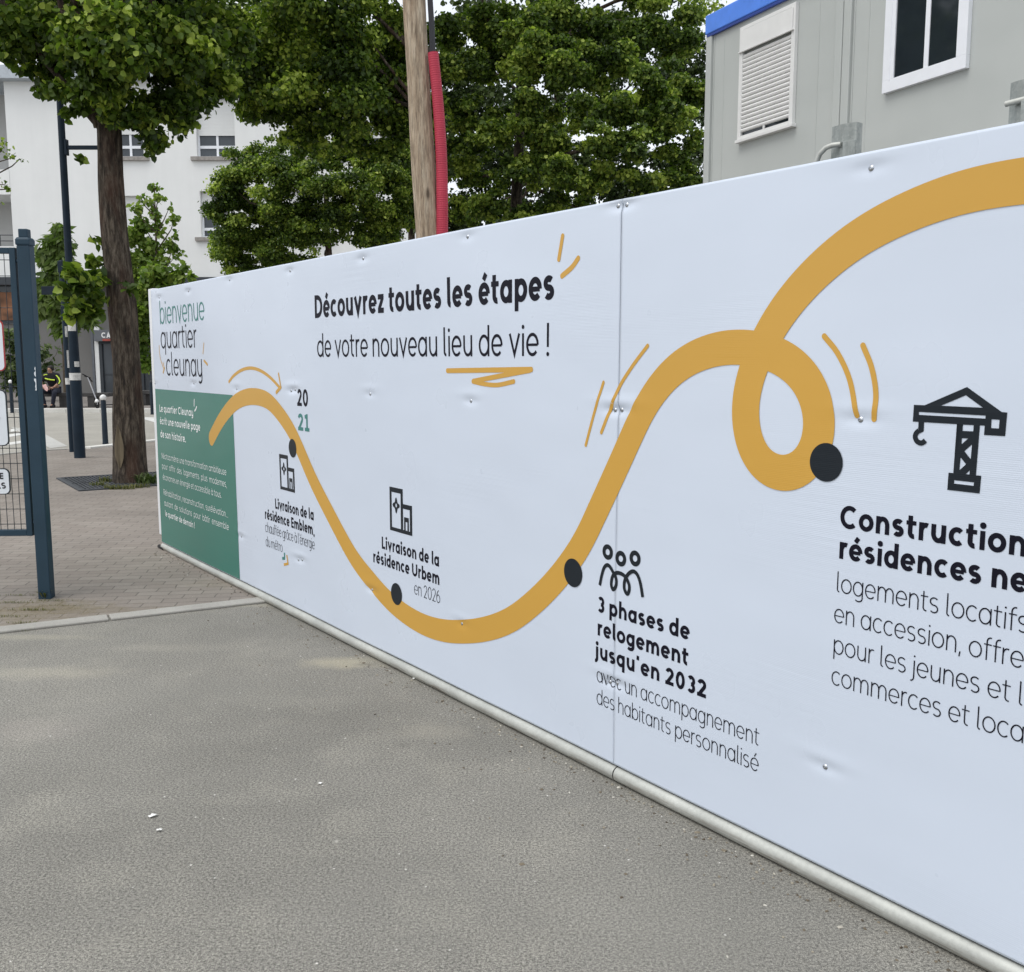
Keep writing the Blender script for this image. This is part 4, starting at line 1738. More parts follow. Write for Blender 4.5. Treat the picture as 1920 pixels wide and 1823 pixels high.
# scar: a pointed oval of bare wood with a dark slit, set on the bark
m2 = MB()
s_c = at(223, 838, tb.y - .21)
ang0 = math.atan2(-1, -.05)
rt = px(57, tb.y) / 2
V_, F_ = [], []
zs_ = np.linspace(s_c.z - .26, s_c.z + .27, 14)
for z in zs_:
    f = (z - zs_[0]) / (zs_[-1] - zs_[0])
    wv = .062 * math.sin(math.pi * min(1, max(.03, f)) ** .8) + .004
    cxs = s_c.x - tb.x + .0
    for k_ in range(5):
        dx = (k_ - 2) / 2 * wv
        r_ = rt * 1.06 + .018 - .012 * (k_ in (2,))
        xx = cxs + dx
        yy = -math.sqrt(max(r_ * r_ - xx * xx * .8, .01)) + .0
        V_.append((xx, yy, z))
for i in range(13):
    for k_ in range(4):
        a = i * 5 + k_
        F_.append((a, a + 1, a + 6, a + 5))
m2.add(V_, F_)
obj('bark_scar', m2, M['scar'], tree, True)
# epicormic shoots on the trunk
cs = px_clusters([(130, 508, 16, -.5), (118, 545, 17, -.6), (150, 530, 22, -.4), (165, 560, 26, -.3), (150, 590, 24, -.4), (180, 520, 20, -.2), (172, 490, 14, -.1), (185, 455, 12, 0, .6), (140, 575, 20, -.5), (178, 590, 18, -.3), (240, 540, 14, -.3, .6), (155, 298, 12, 0, .6)], tb.y)
crown('shoot_foliage', cs, 560, .115, M['leaf_linden'], tree, O, 13, 3, .6, .6)

# trees behind the hoarding
def big_tree(label, Y, base_px, clusters, count, size, seed, matn, rt, top_px, limbs_n=8, group='trees behind the hoarding', per=10, spread=.72, rs=.42, upper=None, upn=0, flat_=.6, grow=1.15, limb_max=9999):
    b = at(base_px, 674, Y)
    tr = thing('tree', label, 'tree', (b.x, b.y, 0), 0, group)
    Oo = (b.x, b.y, 0)
    c_ = px_clusters(clusters, Y, grow)
    u_ = px_clusters(upper, Y) if upper else []
    tp = at(top_px[0], top_px[1], Y)
    lim = []
    upc = [c for c, e in zip(c_, clusters) if e[1] < limb_max]
    for c, r, w in (upc[::max(1, len(upc) // limbs_n)] + u_[:6]):
        zf = min(tp.z * .96, max(tp.z * .72, c[2] * .8))
        lim.append((((tp.x - b.x) * zf / tp.z, 0, zf), (c[0] - b.x, c[1] - b.y, c[2]), rt * .30, .010))
    m3 = trunk_mesh((0, 0, 0), (tp.x - b.x, 0, tp.z), rt, rt * .4, seed, lim, .2, False)
    obj('trunk', m3, M['bark'], tr, True)
    crown('crown', c_, count, size, M[matn], tr, Oo, seed, per, spread, rs, flat_=flat_)
    if u_:
        crown('upper_crown', u_, upn, size * 1.25, M[matn], tr, Oo, seed + 50, per, spread, rs + .03, flat_=flat_)
    return tr


big_tree('dark overhanging linden between the near tree and the timber pole', 17.5, 803,
         [(470, 40, 80, 0), (560, 30, 90, -.8), (660, 50, 85, -.4), (730, 60, 60, .3), (460, 140, 70, .2), (540, 150, 80, -.3), (630, 160, 85, -.5), (710, 165, 60, 0), (480, 215, 48, .4), (560, 235, 50, .2), (640, 245, 50, 0), (700, 225, 45, .5), (600, 280, 30, .4, .6), (430, 95, 50, .8), (500, 100, 90, 1.6), (620, 100, 100, 1.6), (735, 130, 45, 1.0), (560, 262, 36, 1.0), (660, 280, 34, 1.0), (720, 275, 36, .8), (780, 90, 50, .6), (790, 190, 40, .6), (600, 200, 44, .8), (555, 205, 40, .6), (640, 212, 44, .9), (520, 190, 40, .7), (690, 190, 44, .9), (600, 245, 36, 1.2), (655, 255, 34, 1.2), (740, 240, 40, .8), (750, 200, 40, .8)],
         72000, .070, 21, 'leaf_linden', .13, (800, 90), 3,
         upper=[(450, -110, 130, 0), (600, -120, 150, -.5), (740, -100, 120, 0), (560, -300, 160, .2), (680, -280, 140, .5), (620, -450, 110, .3)], upn=8000, limb_max=60)
big_tree('round bright green maple in front of the white apartment building', 24.0, 632,
         [(430, 345, 42, -.3), (410, 395, 30, -.5), (480, 325, 45, 0), (540, 330, 45, -.6), (600, 345, 48, -.9), (660, 350, 45, -.9), (720, 340, 45, -.4), (690, 300, 40, .2), (500, 385, 42, -.7), (445, 430, 38, -.3), (440, 480, 34, 0), (510, 445, 36, .6, .7), (560, 400, 40, -.4), (640, 405, 40, -.8), (705, 400, 42, -.3), (740, 440, 35, .2), (760, 380, 40, .8), (720, 465, 28, .2), (480, 290, 28, .5, .7), (440, 300, 24, .4, .7), (580, 470, 26, 1.4, .4), (470, 500, 26, .6, .6), (590, 430, 40, -.6), (660, 440, 34, -.5, .8), (550, 440, 40, -.3), (600, 390, 45, .8), (500, 480, 36, -.2), (540, 490, 30, .2), (420, 460, 34, .4), (700, 440, 36, 0), (680, 480, 20, .8, .5), (455, 395, 36, .3), (480, 410, 34, .5), (470, 450, 34, .5), (520, 300, 30, .2), (570, 300, 32, .2), (625, 305, 34, .2), (670, 275, 30, .6), (735, 300, 34, .4), (560, 500, 30, .6), (620, 500, 22, 1.2, .5), (450, 500, 30, .2), (510, 510, 26, .4), (750, 400, 36, .2), (735, 490, 24, .6, .6), (600, 285, 30, .4), (640, 290, 34, .6), (690, 320, 36, .5), (740, 330, 36, .6), (520, 275, 22, .4, .6), (755, 300, 34, 1.0)],
         115000, .063, 22, 'leaf_maple', .13, (610, 330), 6)
big_tree('large dense maple between the timber pole and the grey cabins', 18.5, 960,
         [(1000, 95, 62, -.8), (930, 45, 55, -.2), (1010, 30, 60, -.5), (1090, 60, 70, -.6), (1060, 130, 60, -1.0), (1130, 120, 58, -.7), (980, 165, 48, -.9), (1190, 40, 70, 0), (1270, 60, 70, .4), (1220, 160, 60, -.8), (1165, 205, 50, -1.2), (1250, 215, 58, -1.0), (1290, 170, 50, -.2), (1120, 270, 48, -1.3), (1190, 270, 50, -1.4), (1270, 270, 46, -.9), (1060, 320, 48, -1.0), (1130, 340, 52, -1.0), (1210, 330, 50, -.8), (1290, 330, 40, -.3), (1040, 380, 34, -.4), (1100, 390, 30, 0, .7),
          (860, 60, 60, .2), (870, 140, 58, -.2), (840, 215, 42, 0), (890, 215, 45, -.1), (870, 280, 40, .2), (840, 320, 38, .5), (890, 345, 34, .8), (850, 395, 36, .5), (900, 410, 30, 1.0, .6), (920, 120, 50, .6), (950, 230, 50, 1.6, .8), (1000, 260, 50, 1.8, .8), (1050, 220, 60, 1.4, .8), (960, 390, 30, 1.8, .5), (1240, 390, 20, .5, .4), (930, 270, 45, -.5), (985, 250, 42, -.7), (950, 330, 42, -.5, .8), (1010, 330, 42, -.6, .8), (970, 395, 38, -.4, .8), (905, 390, 36, -.2), (1035, 270, 40, -.6), (1010, 410, 30, -.3, .7)],
         160000, .063, 23, 'leaf_maple', .17, (975, 120), 6, spread=.8, rs=.34,
         upper=[(880, -80, 120, 0), (1040, -100, 140, -.4), (1210, -90, 140, 0), (1340, -20, 90, 1.2), (960, -260, 150, .3), (1130, -270, 150, 0), (1260, -250, 120, .6), (1060, -420, 130, .4)], upn=9000, flat_=.56, grow=1.1)
big_tree('maple further back, shade painted into its leaf colour, filling the gaps beside the cabins', 27.0, 1045,
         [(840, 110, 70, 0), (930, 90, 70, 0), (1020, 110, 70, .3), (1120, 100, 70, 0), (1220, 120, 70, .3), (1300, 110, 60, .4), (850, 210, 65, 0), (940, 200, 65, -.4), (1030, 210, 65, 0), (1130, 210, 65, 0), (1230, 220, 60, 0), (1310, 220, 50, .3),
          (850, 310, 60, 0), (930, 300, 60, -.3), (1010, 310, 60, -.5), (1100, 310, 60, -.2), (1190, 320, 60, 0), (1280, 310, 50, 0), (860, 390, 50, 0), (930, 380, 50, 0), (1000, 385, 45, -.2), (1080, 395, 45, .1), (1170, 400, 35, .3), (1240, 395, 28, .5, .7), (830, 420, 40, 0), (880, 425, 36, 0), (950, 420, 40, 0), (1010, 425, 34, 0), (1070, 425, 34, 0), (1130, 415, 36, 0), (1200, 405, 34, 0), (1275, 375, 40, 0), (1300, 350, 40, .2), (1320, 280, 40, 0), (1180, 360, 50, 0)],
         42000, .10, 26, 'leaf_shaded', .2, (1045, 60), 8, upper=[(900, -20, 90, 0), (1060, -30, 100, 0), (1220, -20, 90, 0)], upn=3000)
big_tree('pale green tree rising far behind the timber pole', 31.0, 770,
         [(770, 250, 60, 0), (740, 200, 50, .5), (800, 300, 50, 0), (760, 340, 50, 0), (820, 230, 60, .8), (780, 400, 50, 0)], 7000, .14, 24, 'leaf_maple', .16, (770, 200), 5)
big_tree('tree at the left edge reaching thin twigs into view', 24.0, -95,
         [(-60, 250, 45, 0), (-70, 330, 45, 0), (-120, 200, 70, .6), (-110, 290, 60, .5), (5, 282, 15, 0, .5), (22, 294, 9, 0, .4), (40, 300, 7, 0, .3), (8, 345, 11, 0, .4), (22, 355, 7, 0, .3), (-15, 265, 22, 0, .6), (-20, 385, 20, 0, .5)],
         2200, .085, 25, 'leaf_maple', .10, (-100, 220), 11, group='trees around the white building')
# young trees and shrubs
def young(label, Y, bx, by, clusters, count, size, matn, seed, r=.03, long=1.3, droop=.5, name='young_tree', cat='tree', group='young trees and shrubs by the building', stems=1, limbs_n=99):
    b = at(bx, 674, Y)
    t_ = thing(name, label, cat, (b.x, b.y, .012), 0, group)
    c_ = px_clusters(clusters, Y)
    top = max(c[0][2] for c in c_)
    m3 = MB()
    rng = np.random.default_rng(seed)
    if stems:
        tx = [c for c in c_ if c[0][2] == top][0][0][0] - b.x
        m3.tube([(0, 0, -.05), (tx * .4, 0, top * .4), (tx, 0, top)], [r, r * .7, r * .2], 10)
        for c, rr, w in c_[:limbs_n]:
            zz = max(.1, c[2] - abs(c[0] - b.x) * 1.2 - rr * .8)
            zz = min(zz, c[2])
            f = zz / top
            m3.tube(limb_pts((tx * f, 0, zz), (c[0] - b.x, c[1] - b.y, c[2] + rr * .5), rng, 5, 0.02), list(np.linspace(r * .45, .006, 5)), 6)
        obj('stem', m3, M['stem'], t_, True)
    crown('crown', c_, count, size, M[matn], t_, (b.x, b.y, .012), seed, 8, .7, .45, long, droop, .35, 1.0)
    return t_


young('slender young tree with airy light green leaves before the white wall', 36.0, 296, 0,
      [(290, 352, 12, 0, .7), (300, 372, 13, 0, .7), (280, 380, 10, 0, .5), (262, 372, 10, 0, .5), (258, 395, 14, 0, .7), (292, 400, 13, 0, .7), (318, 392, 9, 0, .6), (325, 412, 13, 0, .7), (265, 425, 20, 0), (245, 445, 22, 0), (295, 430, 16, 0, .7), (330, 440, 12, 0, .6), (325, 465, 18, 0, .8), (275, 460, 22, 0), (250, 480, 22, 0), (300, 475, 14, 0, .5), (335, 478, 12, 0, .6), (305, 500, 18, 0, .7), (270, 500, 26, 0), (245, 515, 24, 0)],
      4000, .13, 'leaf_young', 31, .07)
young('willow-like young tree behind the lamp post by the grey shop wall', 35.0, 118, 0,
      [(110, 428, 14, 0, .8), (100, 450, 22, 0), (120, 462, 24, 0), (95, 485, 26, 0), (125, 500, 26, 0), (105, 520, 30, 0), (90, 545, 30, 0), (125, 550, 30, 0), (100, 580, 30, 0), (130, 590, 28, 0), (115, 615, 22, 0), (150, 575, 20, 0, .8), (165, 600, 16, 0, .7)],
      5200, .14, 'leaf_willow', 32, .06, 2.6, .9)
young('leafy bush beside the far corner of the hoarding', 22.0, 290, 0,
      [(262, 555, 34, 0), (300, 525, 30, 0), (340, 515, 22, 0), (268, 600, 30, 0), (258, 640, 26, 0), (310, 560, 36, .2), (360, 520, 14, 0, .7), (280, 520, 22, 0), (300, 620, 34, .3), (275, 680, 30, 0), (262, 580, 26, -.3), (330, 600, 40, .3)],
      4300, .115, 'leaf_young', 33, .04, 1.2, .4, 'bush', 'bush')
young('loose grey-green shrub behind the gate and the seated person', 36.5, 60, 0,
      [(20, 640, 26, 0), (45, 650, 26, 0), (75, 660, 22, 0, .8), (30, 690, 30, 0), (60, 700, 28, 0), (85, 690, 18, 0, .7), (10, 680, 26, 0), (45, 725, 20, 0), (20, 720, 20, 0), (75, 725, 16, 0), (-30, 690, 40, 0), (95, 650, 10, 0, .3), (110, 655, 8, 0, .3), (115, 690, 10, 0, .4)],
      3800, .11, 'leaf_shrub', 34, .03, 1.8, .4, 'shrub', 'shrub')

# weeds
def tuft(name, label, c, n, hgt, spread, seed, matn='grass', cat='weed', group='weeds in the paving joints', wide=(1.0, .6)):
    rng = np.random.default_rng(seed)
    V, Q, va = [], [], []
    for i in range(n):
        a = rng.uniform(0, 6.28)
        r = spread * rng.random() ** .7
        p_ = np.array([r * math.cos(a) * wide[0], r * math.sin(a) * wide[1], 0])
        a2 = rng.uniform(0, 6.28)
        ln = hgt * rng.uniform(.5, 1.2)
        lean = np.array([math.cos(a2), math.sin(a2), 0]) * ln * rng.uniform(.3, 1.1)
        sd = np.array([-math.sin(a2), math.cos(a2), 0]) * hgt * .05
        b = len(V)
        mid = p_ + lean * .35 + np.array([0, 0, ln * .6])
        tip = p_ + lean + np.array([0, 0, ln * .75])
        V += [p_ - sd, p_ + sd, mid + sd, mid - sd, tip + sd * .15, tip - sd * .15]
        Q += [(b, b + 1, b + 2, b + 3), (b + 3, b + 2, b + 4, b + 5)]
        va += [rng.random()] * 6
    me = np_mesh(name, np.array(V), np.array(Q))
    at_ = me.attributes.new('var', 'FLOAT', 'POINT')
    at_.data.foreach_set('value', np.array(va, np.float32))
    o = link(name, me, M[matn])
    o.location = (c.x, c.y, .004)
    return tag(o, label, cat, group)


wl = 'low dry weed tuft in the paving joints near the gate post'
for i, (q_, n, h_, sp) in enumerate([((60, 1146), 60, .035, .05), ((22, 1132), 50, .03, .07), ((50, 1170), 40, .03, .04), ((8, 1158), 60, .03, .08), ((105, 1128), 40, .03, .06), ((120, 1137), 30, .02, .06), ((35, 1118), 40, .025, .06), ((12, 1185), 40, .025, .05)]):
    tuft('weed', wl, gnd(*q_), n * 2, h_ * .62, sp * 1.3, 60 + i, wide=(2.3, .22))
tuft('weed', 'grey-green weed against the foot of the gate post', gnd(82, 1124), 40, .07, .02, 75)
for i, q_ in enumerate([(187, 912), (210, 918), (235, 918), (262, 915)]):
    tuft('weed', 'weed at the foot of the near linden trunk on the grate', gnd(*q_), 80, .07, .12, 80 + i, 'grass', 'weed', 'weeds at the linden trunk')
tuft('weed', 'bushy green weed between the linden trunk and the hoarding end', gnd(280, 908), 140, .16, .16, 90, 'leaf_shrub')
tuft('weed', 'reddish brown dead weed left of the linden trunk foot', gnd(199, 905), 60, .09, .1, 91, 'grass')

# tree grate
ga, gb = gnd(148, 922.5), gnd(293, 917)
gd = (gb - ga)
gd.z = 0
ang = math.atan2(gd.y, gd.x)
G = 1.5
gt = thing('tree_grate', 'dark cast iron grate in the paving round the linden', 'tree grate', (ga.x, ga.y, .004), ang + math.radians(16))
m2 = MB()
m2.box((0, 0, 0), (G, .05, .016))
m2.box((0, G - .05, 0), (G, G, .016))
m2.box((0, .05, 0), (.05, G - .05, .016))
m2.box((G - .05, .05, 0), (G, G - .05, .016))
obj('frame', m2, M['iron'], gt)
m2 = MB()
cx_ = cy_ = G / 2
for i in range(30):
    x = .07 + (G - .14) * i / 29
    for (y0, y1) in ((.07, G / 2 - .02), (G / 2 + .02, G - .07)):
        n = 6
        for k_ in range(n):
            a, b = y0 + (y1 - y0) * k_ / n + .006, y0 + (y1 - y0) * (k_ + 1) / n - .006
            if math.hypot(x - cx_, (a + b) / 2 - cy_) < .30:
                continue
            m2.box((x - .013, a, 0), (x + .013, b, .014))
obj('slats', m2, M['iron'], gt)
m2 = MB()
m2.box((.05, .05, -.0005), (G - .05, G - .05, .002))
obj('bed', m2, M['gap'], gt)

# ------------------------------------------------------------------ lamp post and sign post
lp = gnd(150, 859)
lamp = thing('lamp_post', 'tall dark navy lamp post with side arm and pasted stickers', 'lamp post', (lp.x, lp.y, 0))
r0, r1 = px(20.5, lp.y) / 2, px(12.5, lp.y) / 2
zt_ = 6.6
m2 = MB()
m2.lathe([(r0 * 1.0, 0), (r0, 1.25), (r0 * .93, 1.35), (r0 * .70, 2.45), (r0 * .64, 2.55), (r1, 4.6), (r1 * .9, zt_)], (0, 0, 0), 24)
obj('shaft', m2, M['pole_paint'], lamp, True)
m2 = MB()
za = at(130, 276, lp.y).z
m2.box((.0, -.03, za - .035), (.72, .03, za + .02))
m2.box((r1 * .8, -.045, za - .12), (r1 * 1.5, .045, za + .11))
obj('arm', m2, M['pole_paint'], lamp, False, .004)
m2 = MB()
m2.lathe([(.05, 0), (.30, .05), (.34, .12), (.12, .24), (.05, .30)], (0, 0, zt_), 20)
obj('lantern', m2, M['pole_paint'], lamp, True)
m2 = MB()


def band(mb2, r, z0, z1, a0, a1, n=10):
    V_ = []
    for i in range(n + 1):
        a = math.radians(a0 + (a1 - a0) * i / n)
        V_ += [(r * math.cos(a), r * math.sin(a), z0), (r * math.cos(a), r * math.sin(a), z1)]
    mb2.add(V_, [(2 * i, 2 * i + 2, 2 * i + 3, 2 * i + 1) for i in range(n)])


band(m2, r0 * 1.0 + .004, at(0, 713, lp.y).z, at(0, 699.5, lp.y).z, 182, 358)
obj('sticker', m2, M['sticker'], lamp)
m2 = MB()
band(m2, r0 * .74 + .006, at(0, 621, lp.y).z, at(0, 603, lp.y).z, 210, 335)
obj('sticker', m2, M['sticker'], lamp)
m2 = MB()
band(m2, r0 * .95 + .005, at(0, 688, lp.y).z, at(0, 678, lp.y).z, 290, 345)
band(m2, r0 * .95 + .005, at(0, 686, lp.y).z, at(0, 676, lp.y).z, 195, 225)
obj('sticker', m2, M['sticker'], lamp)
for zz in (494, 539, 590):
    m2 = MB()
    zc = at(0, zz, lp.y).z
    rr = r0 * .70 if zz > 550 else r0 * .64
    m2.lathe([(rr + .004, -.014), (rr + .009, -.01), (rr + .009, .01), (rr + .004, .014)], (0, 0, zc), 24)
    obj('clamp', m2, M['galv_plate'], lamp, True)

sp_ = gnd(135, 848)
sgn = thing('sign_post', 'slim dark post with blank street name blade beside the lamp post', 'sign post', (sp_.x, sp_.y, 0))
rs_ = px(9, sp_.y) / 2
zt_ = at(115, 488, sp_.y).z
m2 = MB()
m2.lathe([(rs_, 0), (rs_, zt_ - .02), (rs_ * .6, zt_)], (0, 0, 0), 18)
obj('shaft', m2, M['pole_paint'], sgn, True)
bl0, bl1 = at(78, 537, sp_.y - .05), at(114, 553, sp_.y - .05)
m2 = MB()
m2.box((bl0.x - sp_.x, -.07, bl1.z), (bl1.x - sp_.x + .04, -.05, bl0.z))
obj('name_blade', m2, M['bollard'], sgn, False, .004)
for (a, b) in (((110, 490), (121, 512)), ((116, 575), (126, 600))):
    p_, q2 = at(*a, sp_.y), at(*b, sp_.y)
    m2 = MB()
    m2.box((p_.x - sp_.x, -.06, q2.z), (q2.x - sp_.x, .05, p_.z))
    obj('signal_box', m2, M['pole_paint'], sgn, False, .008)
m2 = MB()
band(m2, rs_ + .002, at(0, 721, sp_.y).z, at(0, 709, sp_.y).z, 200, 340)
band(m2, rs_ + .002, at(0, 632, sp_.y).z, at(0, 612, sp_.y).z, 290, 350)
band(m2, rs_ + .002, at(0, 690, sp_.y).z, at(0, 657, sp_.y).z, 300, 350)
obj('sticker', m2, M['sticker'], sgn)

# ------------------------------------------------------------------ bollards
def bollard(q_, top_px, label, white=True):
    b = gnd(*q_)
    z1_ = at(top_px[0], top_px[1], b.y).z
    t_ = thing('bollard', label, 'bollard', (b.x, b.y, .01), 0, 'bollards along the road')
    r = .05
    m3 = MB()
    m3.lathe([(r * 1.08, 0), (r * 1.08, .02), (r, .03), (r * .9, z1_ - .12), (r * .72, z1_ - .10)], (0, 0, 0), 18)
    obj('post', m3, M['bollard'], t_, True)
    m3 = MB()
    zc = z1_ - .055
    rr = .056 if white else .035
    prof = [(rr * math.cos(a), rr * math.sin(a)) for a in np.linspace(-1.2, 1.5, 12)]
    m3.lathe(prof, (0, 0, zc - (0 if white else .03)), 18)
    obj('ball_top', m3, M['bollard_top'] if white else M['iron'], t_, True)


bollard((198, 834), (192, 741), 'dark bollard with white ball top at the near road kerb')
bollard((23, 775), (18, 713), 'white topped bollard across the road, seen through the gate mesh')
bollard((286, 778), (279, 711), 'dark bollard without white top beside the hoarding end', False)

# ------------------------------------------------------------------ benches, person, scooter
def bench(x0, x1, Y, seat, label, legs):
    t_ = thing('bench', label, 'bench', ((x0 + x1) / 2, Y, .012), 0, 'dark timber benches')
    L2 = (x1 - x0) / 2
    m3 = MB()
    for i in range(3):
        y = -.22 + i * .15
        m3.box((-L2, y, seat - .12), (L2, y + .14, seat))
    obj('seat', m3, M['bench_wood'], t_, False, .01)
    for lx in legs:
        m3 = MB()
        m3.box((lx - (x0 + x1) / 2 - .11, -.2, 0), (lx - (x0 + x1) / 2 + .11, .2, seat - .121))
        obj('leg', m3, M['bench_wood'], t_, False, .008)


bY = 32.2
X = lambda p_, Y: (p_ - 960) / 1863.0 * Y
bench(X(40, bY), X(205, bY), bY, .46, 'long low dark bench with the seated person on it', [X(118, bY), X(171, bY)])
bY2 = 33.4
bench(X(243, bY2), X(330, bY2), bY2, .50, 'dark bench behind the hoarding end', [X(260, bY2), X(268, bY2), X(315, bY2)])

# seated person: one continuous skinned body
pY = 32.05
pX = X(97, pY)
per = thing('person', 'person in black top with lime stripes sitting hunched on the bench', 'person', (pX, pY, .012))


def skin_body(name, verts, edges, radii, m, parent, root=0, sub=1):
    me = bpy.data.meshes.new(name)
    me.from_pydata(verts, edges, [])
    o = link(name, me, m, parent)
    md_ = o.modifiers.new('skin', 'SKIN')
    for i, r in enumerate(radii):
        sv = me.skin_vertices[0].data[i]
        sv.radius = r if hasattr(r, '__len__') else (r, r)
        sv.use_root = (i == root)
    md_.use_smooth_shade = True
    s2 = o.modifiers.new('sub', 'SUBSURF')
    s2.levels = sub
    s2.render_levels = sub
    return o


vb = [(0, .06, .55), (0, .02, .72), (0, -.06, .90), (0, -.12, 1.03), (0, -.15, 1.10),      # pelvis..neck
      (-.19, -.10, 1.00), (-.30, -.18, .80), (-.17, -.36, .66),                            # right arm (image left)
      (.19, -.10, 1.00), (.30, -.18, .80), (.17, -.36, .64),
      (-.11, -.02, .53), (-.22, -.42, .50), (-.13, -.36, .09), (-.14, -.50, .05),
      (.11, -.02, .53), (.22, -.42, .50), (.12, -.38, .09), (.13, -.52, .05), (0, -.17, 1.20), (0, -.19, 1.29)]
eb = [(0, 1), (1, 2), (2, 3), (3, 4), (3, 5), (5, 6), (6, 7), (3, 8), (8, 9), (9, 10), (0, 11), (11, 12), (12, 13), (13, 14), (0, 15), (15, 16), (16, 17), (17, 18), (4, 19), (19, 20)]
rb_ = [(.15, .12), (.15, .11), (.17, .11), (.12, .09), .055, .075, .048, .035, .075, .048, .035, .09, .07, .045, .04, .09, .07, .045, .04, (.078, .09), (.06, .07)]
skin_body('body', vb, eb, rb_, M['skin'], per, 0, 2)
# clothing over the body
skin_body('top', [(0, .06, .56), (0, .02, .73), (0, -.06, .90), (0, -.115, 1.03), (-.19, -.10, 1.01), (-.29, -.17, .82), (.19, -.10, 1.01), (.29, -.17, .82), (.24, -.26, .74), (0, -.14, 1.11)],
          [(0, 1), (1, 2), (2, 3), (3, 4), (4, 5), (3, 6), (6, 7), (7, 8), (3, 9)], [(.165, .135), (.168, .125), (.20, .14), (.16, .125), .105, .068, .105, .068, .058, .085], M['cloth_black'], per, 0, 2)
skin_body('trousers', [(0, .06, .54), (-.11, -.02, .535), (-.22, -.42, .505), (-.13, -.36, .07), (.11, -.02, .535), (.22, -.42, .505), (.12, -.38, .07)],
          [(0, 1), (1, 2), (2, 3), (0, 4), (4, 5), (5, 6)], [(.16, .13), .105, .085, .06, .105, .085, .06], M['cloth_navy'], per, 0, 2)
skin_body('hair', [(.015, -.10, 1.16), (.01, -.125, 1.26), (.0, -.175, 1.335)], [(0, 1), (1, 2)], [(.10, .085), (.115, .105), (.10, .105)], M['hair'], per, 0, 2)
for sx in (-1, 1):
    m2 = MB()
    m2.tube([(sx * .135, -.33, .055), (sx * .135, -.45, .045), (sx * .14, -.56, .03)], [.058, .056, .034], 10)
    obj('shoe', m2, M['cloth_black'], per, True)
m2 = MB()
m2.tube([(-.15, -.215, .93), (-.05, -.222, .90), (.06, -.222, .885), (.15, -.20, .875)], .022, 8)
m2.tube([(-.20, -.185, 1.03), (-.13, -.20, 1.055), (-.07, -.21, 1.05)], .016, 8)
m2.tube([(.20, -.19, 1.03), (.28, -.20, .95), (.335, -.235, .84), (.31, -.28, .76)], .02, 8)
obj('stripes', m2, M['hivis'], per, True)
# simple hands: palm and fingers closed on the bag
for sx in (-1, 1):
    m2 = MB()
    px_, pz_ = sx * .155, .66 if sx < 0 else .64
    m2.tube([(px_, -.37, pz_), (px_ * .8, -.42, pz_ - .03)], [.035, .04], 10)
    for f in range(4):
        y = -.405 - .018 * f
        m2.tube([(px_ * .8, y, pz_ - .03 + .01 * f), (px_ * .55, y - .02, pz_ - .045), (px_ * .42, y - .01, pz_ - .075)], [.0095, .009, .007], 7)
    m2.tube([(px_ * .85, -.39, pz_ - .01), (px_ * .6, -.40, pz_ + .015), (px_ * .45, -.41, pz_ + .01)], [.011, .010, .008], 7)
    obj('hand', m2, M['skin'], per, True)
m2 = MB()
m2.add([(-.12, -.43, .72), (.0, -.45, .76), (.08, -.47, .60), (.04, -.47, .52), (-.06, -.45, .58), (-.12, -.40, .72), (.0, -.42, .76), (.08, -.44, .60), (.04, -.44, .52), (-.06, -.42, .58)],
       [(0, 1, 2, 3, 4), (9, 8, 7, 6, 5), (0, 5, 6, 1), (1, 6, 7, 2), (2, 7, 8, 3), (3, 8, 9, 4), (4, 9, 5, 0)])
bag = obj('paper_bag', m2, M['pink'], None, False, .008)
bag.location = (pX - .02, pY - .02, .012)
tag(bag, 'crumpled white and pink paper held by the seated person', 'paper')

# scooter
sY = 31.2
sX = X(178, sY)
sco = thing('kick_scooter', 'kick scooter leaning against the long bench', 'scooter', (sX, sY, .012))
m2 = MB()
for k_ in range(2):
    pass
ring = [(0.0, .10 * math.cos(a), .11 + .10 * math.sin(a)) for a in np.linspace(0, 2 * math.pi, 25)]
m2.tube(ring, .022, 8)
obj('wheel', m2, M['rubber'], sco, True)
m2 = MB()
ring = [(.42, .55 + .10 * math.cos(a), .11 + .10 * math.sin(a)) for a in np.linspace(0, 2 * math.pi, 25)]
m2.tube(ring, .022, 8)
obj('wheel', m2, M['rubber'], sco, True)
m2 = MB()
m2.tube([(0, -.09, .19), (0, -.02, .245), (0, .07, .22)], [.045, .055, .035], 10)
obj('mudguard', m2, M['bollard_top'], sco, True)
m2 = MB()
m2.tube([(0, 0, .12), (-.03, .0, .30), (-.31, .12, .98)], [.02, .02, .016], 10)
obj('steering_column', m2, M['chrome'], sco, True)
m2 = MB()
m2.tube([(-.36, -.12, 1.08), (-.31, .12, .99), (-.25, .30, .84)], .02, 8)
m2.tube([(-.40, .10, 1.02), (-.22, .14, .95)], .018, 8)
obj('handlebar', m2, M['rubber'], sco, True)
m2 = MB()
m2.box((-.07, .08, .09), (.07, .62, .12), Matrix.Rotation(-.62, 4, 'Z'))
obj('deck', m2, M['rubber'], sco, False, .01)
# small bottle by the bench end
m2 = MB()
bt = gnd(79, 763)
m2.lathe([(.035, 0), (.038, .02), (.038, .14), (.015, .19), (.015, .22)], (0, 0, 0), 12)
o = obj('bottle', m2, M['mural'], None, True)
o.location = (bt.x, bt.y, .012)
tag(o, 'small yellowish bottle standing at the left foot of the bench', 'bottle')

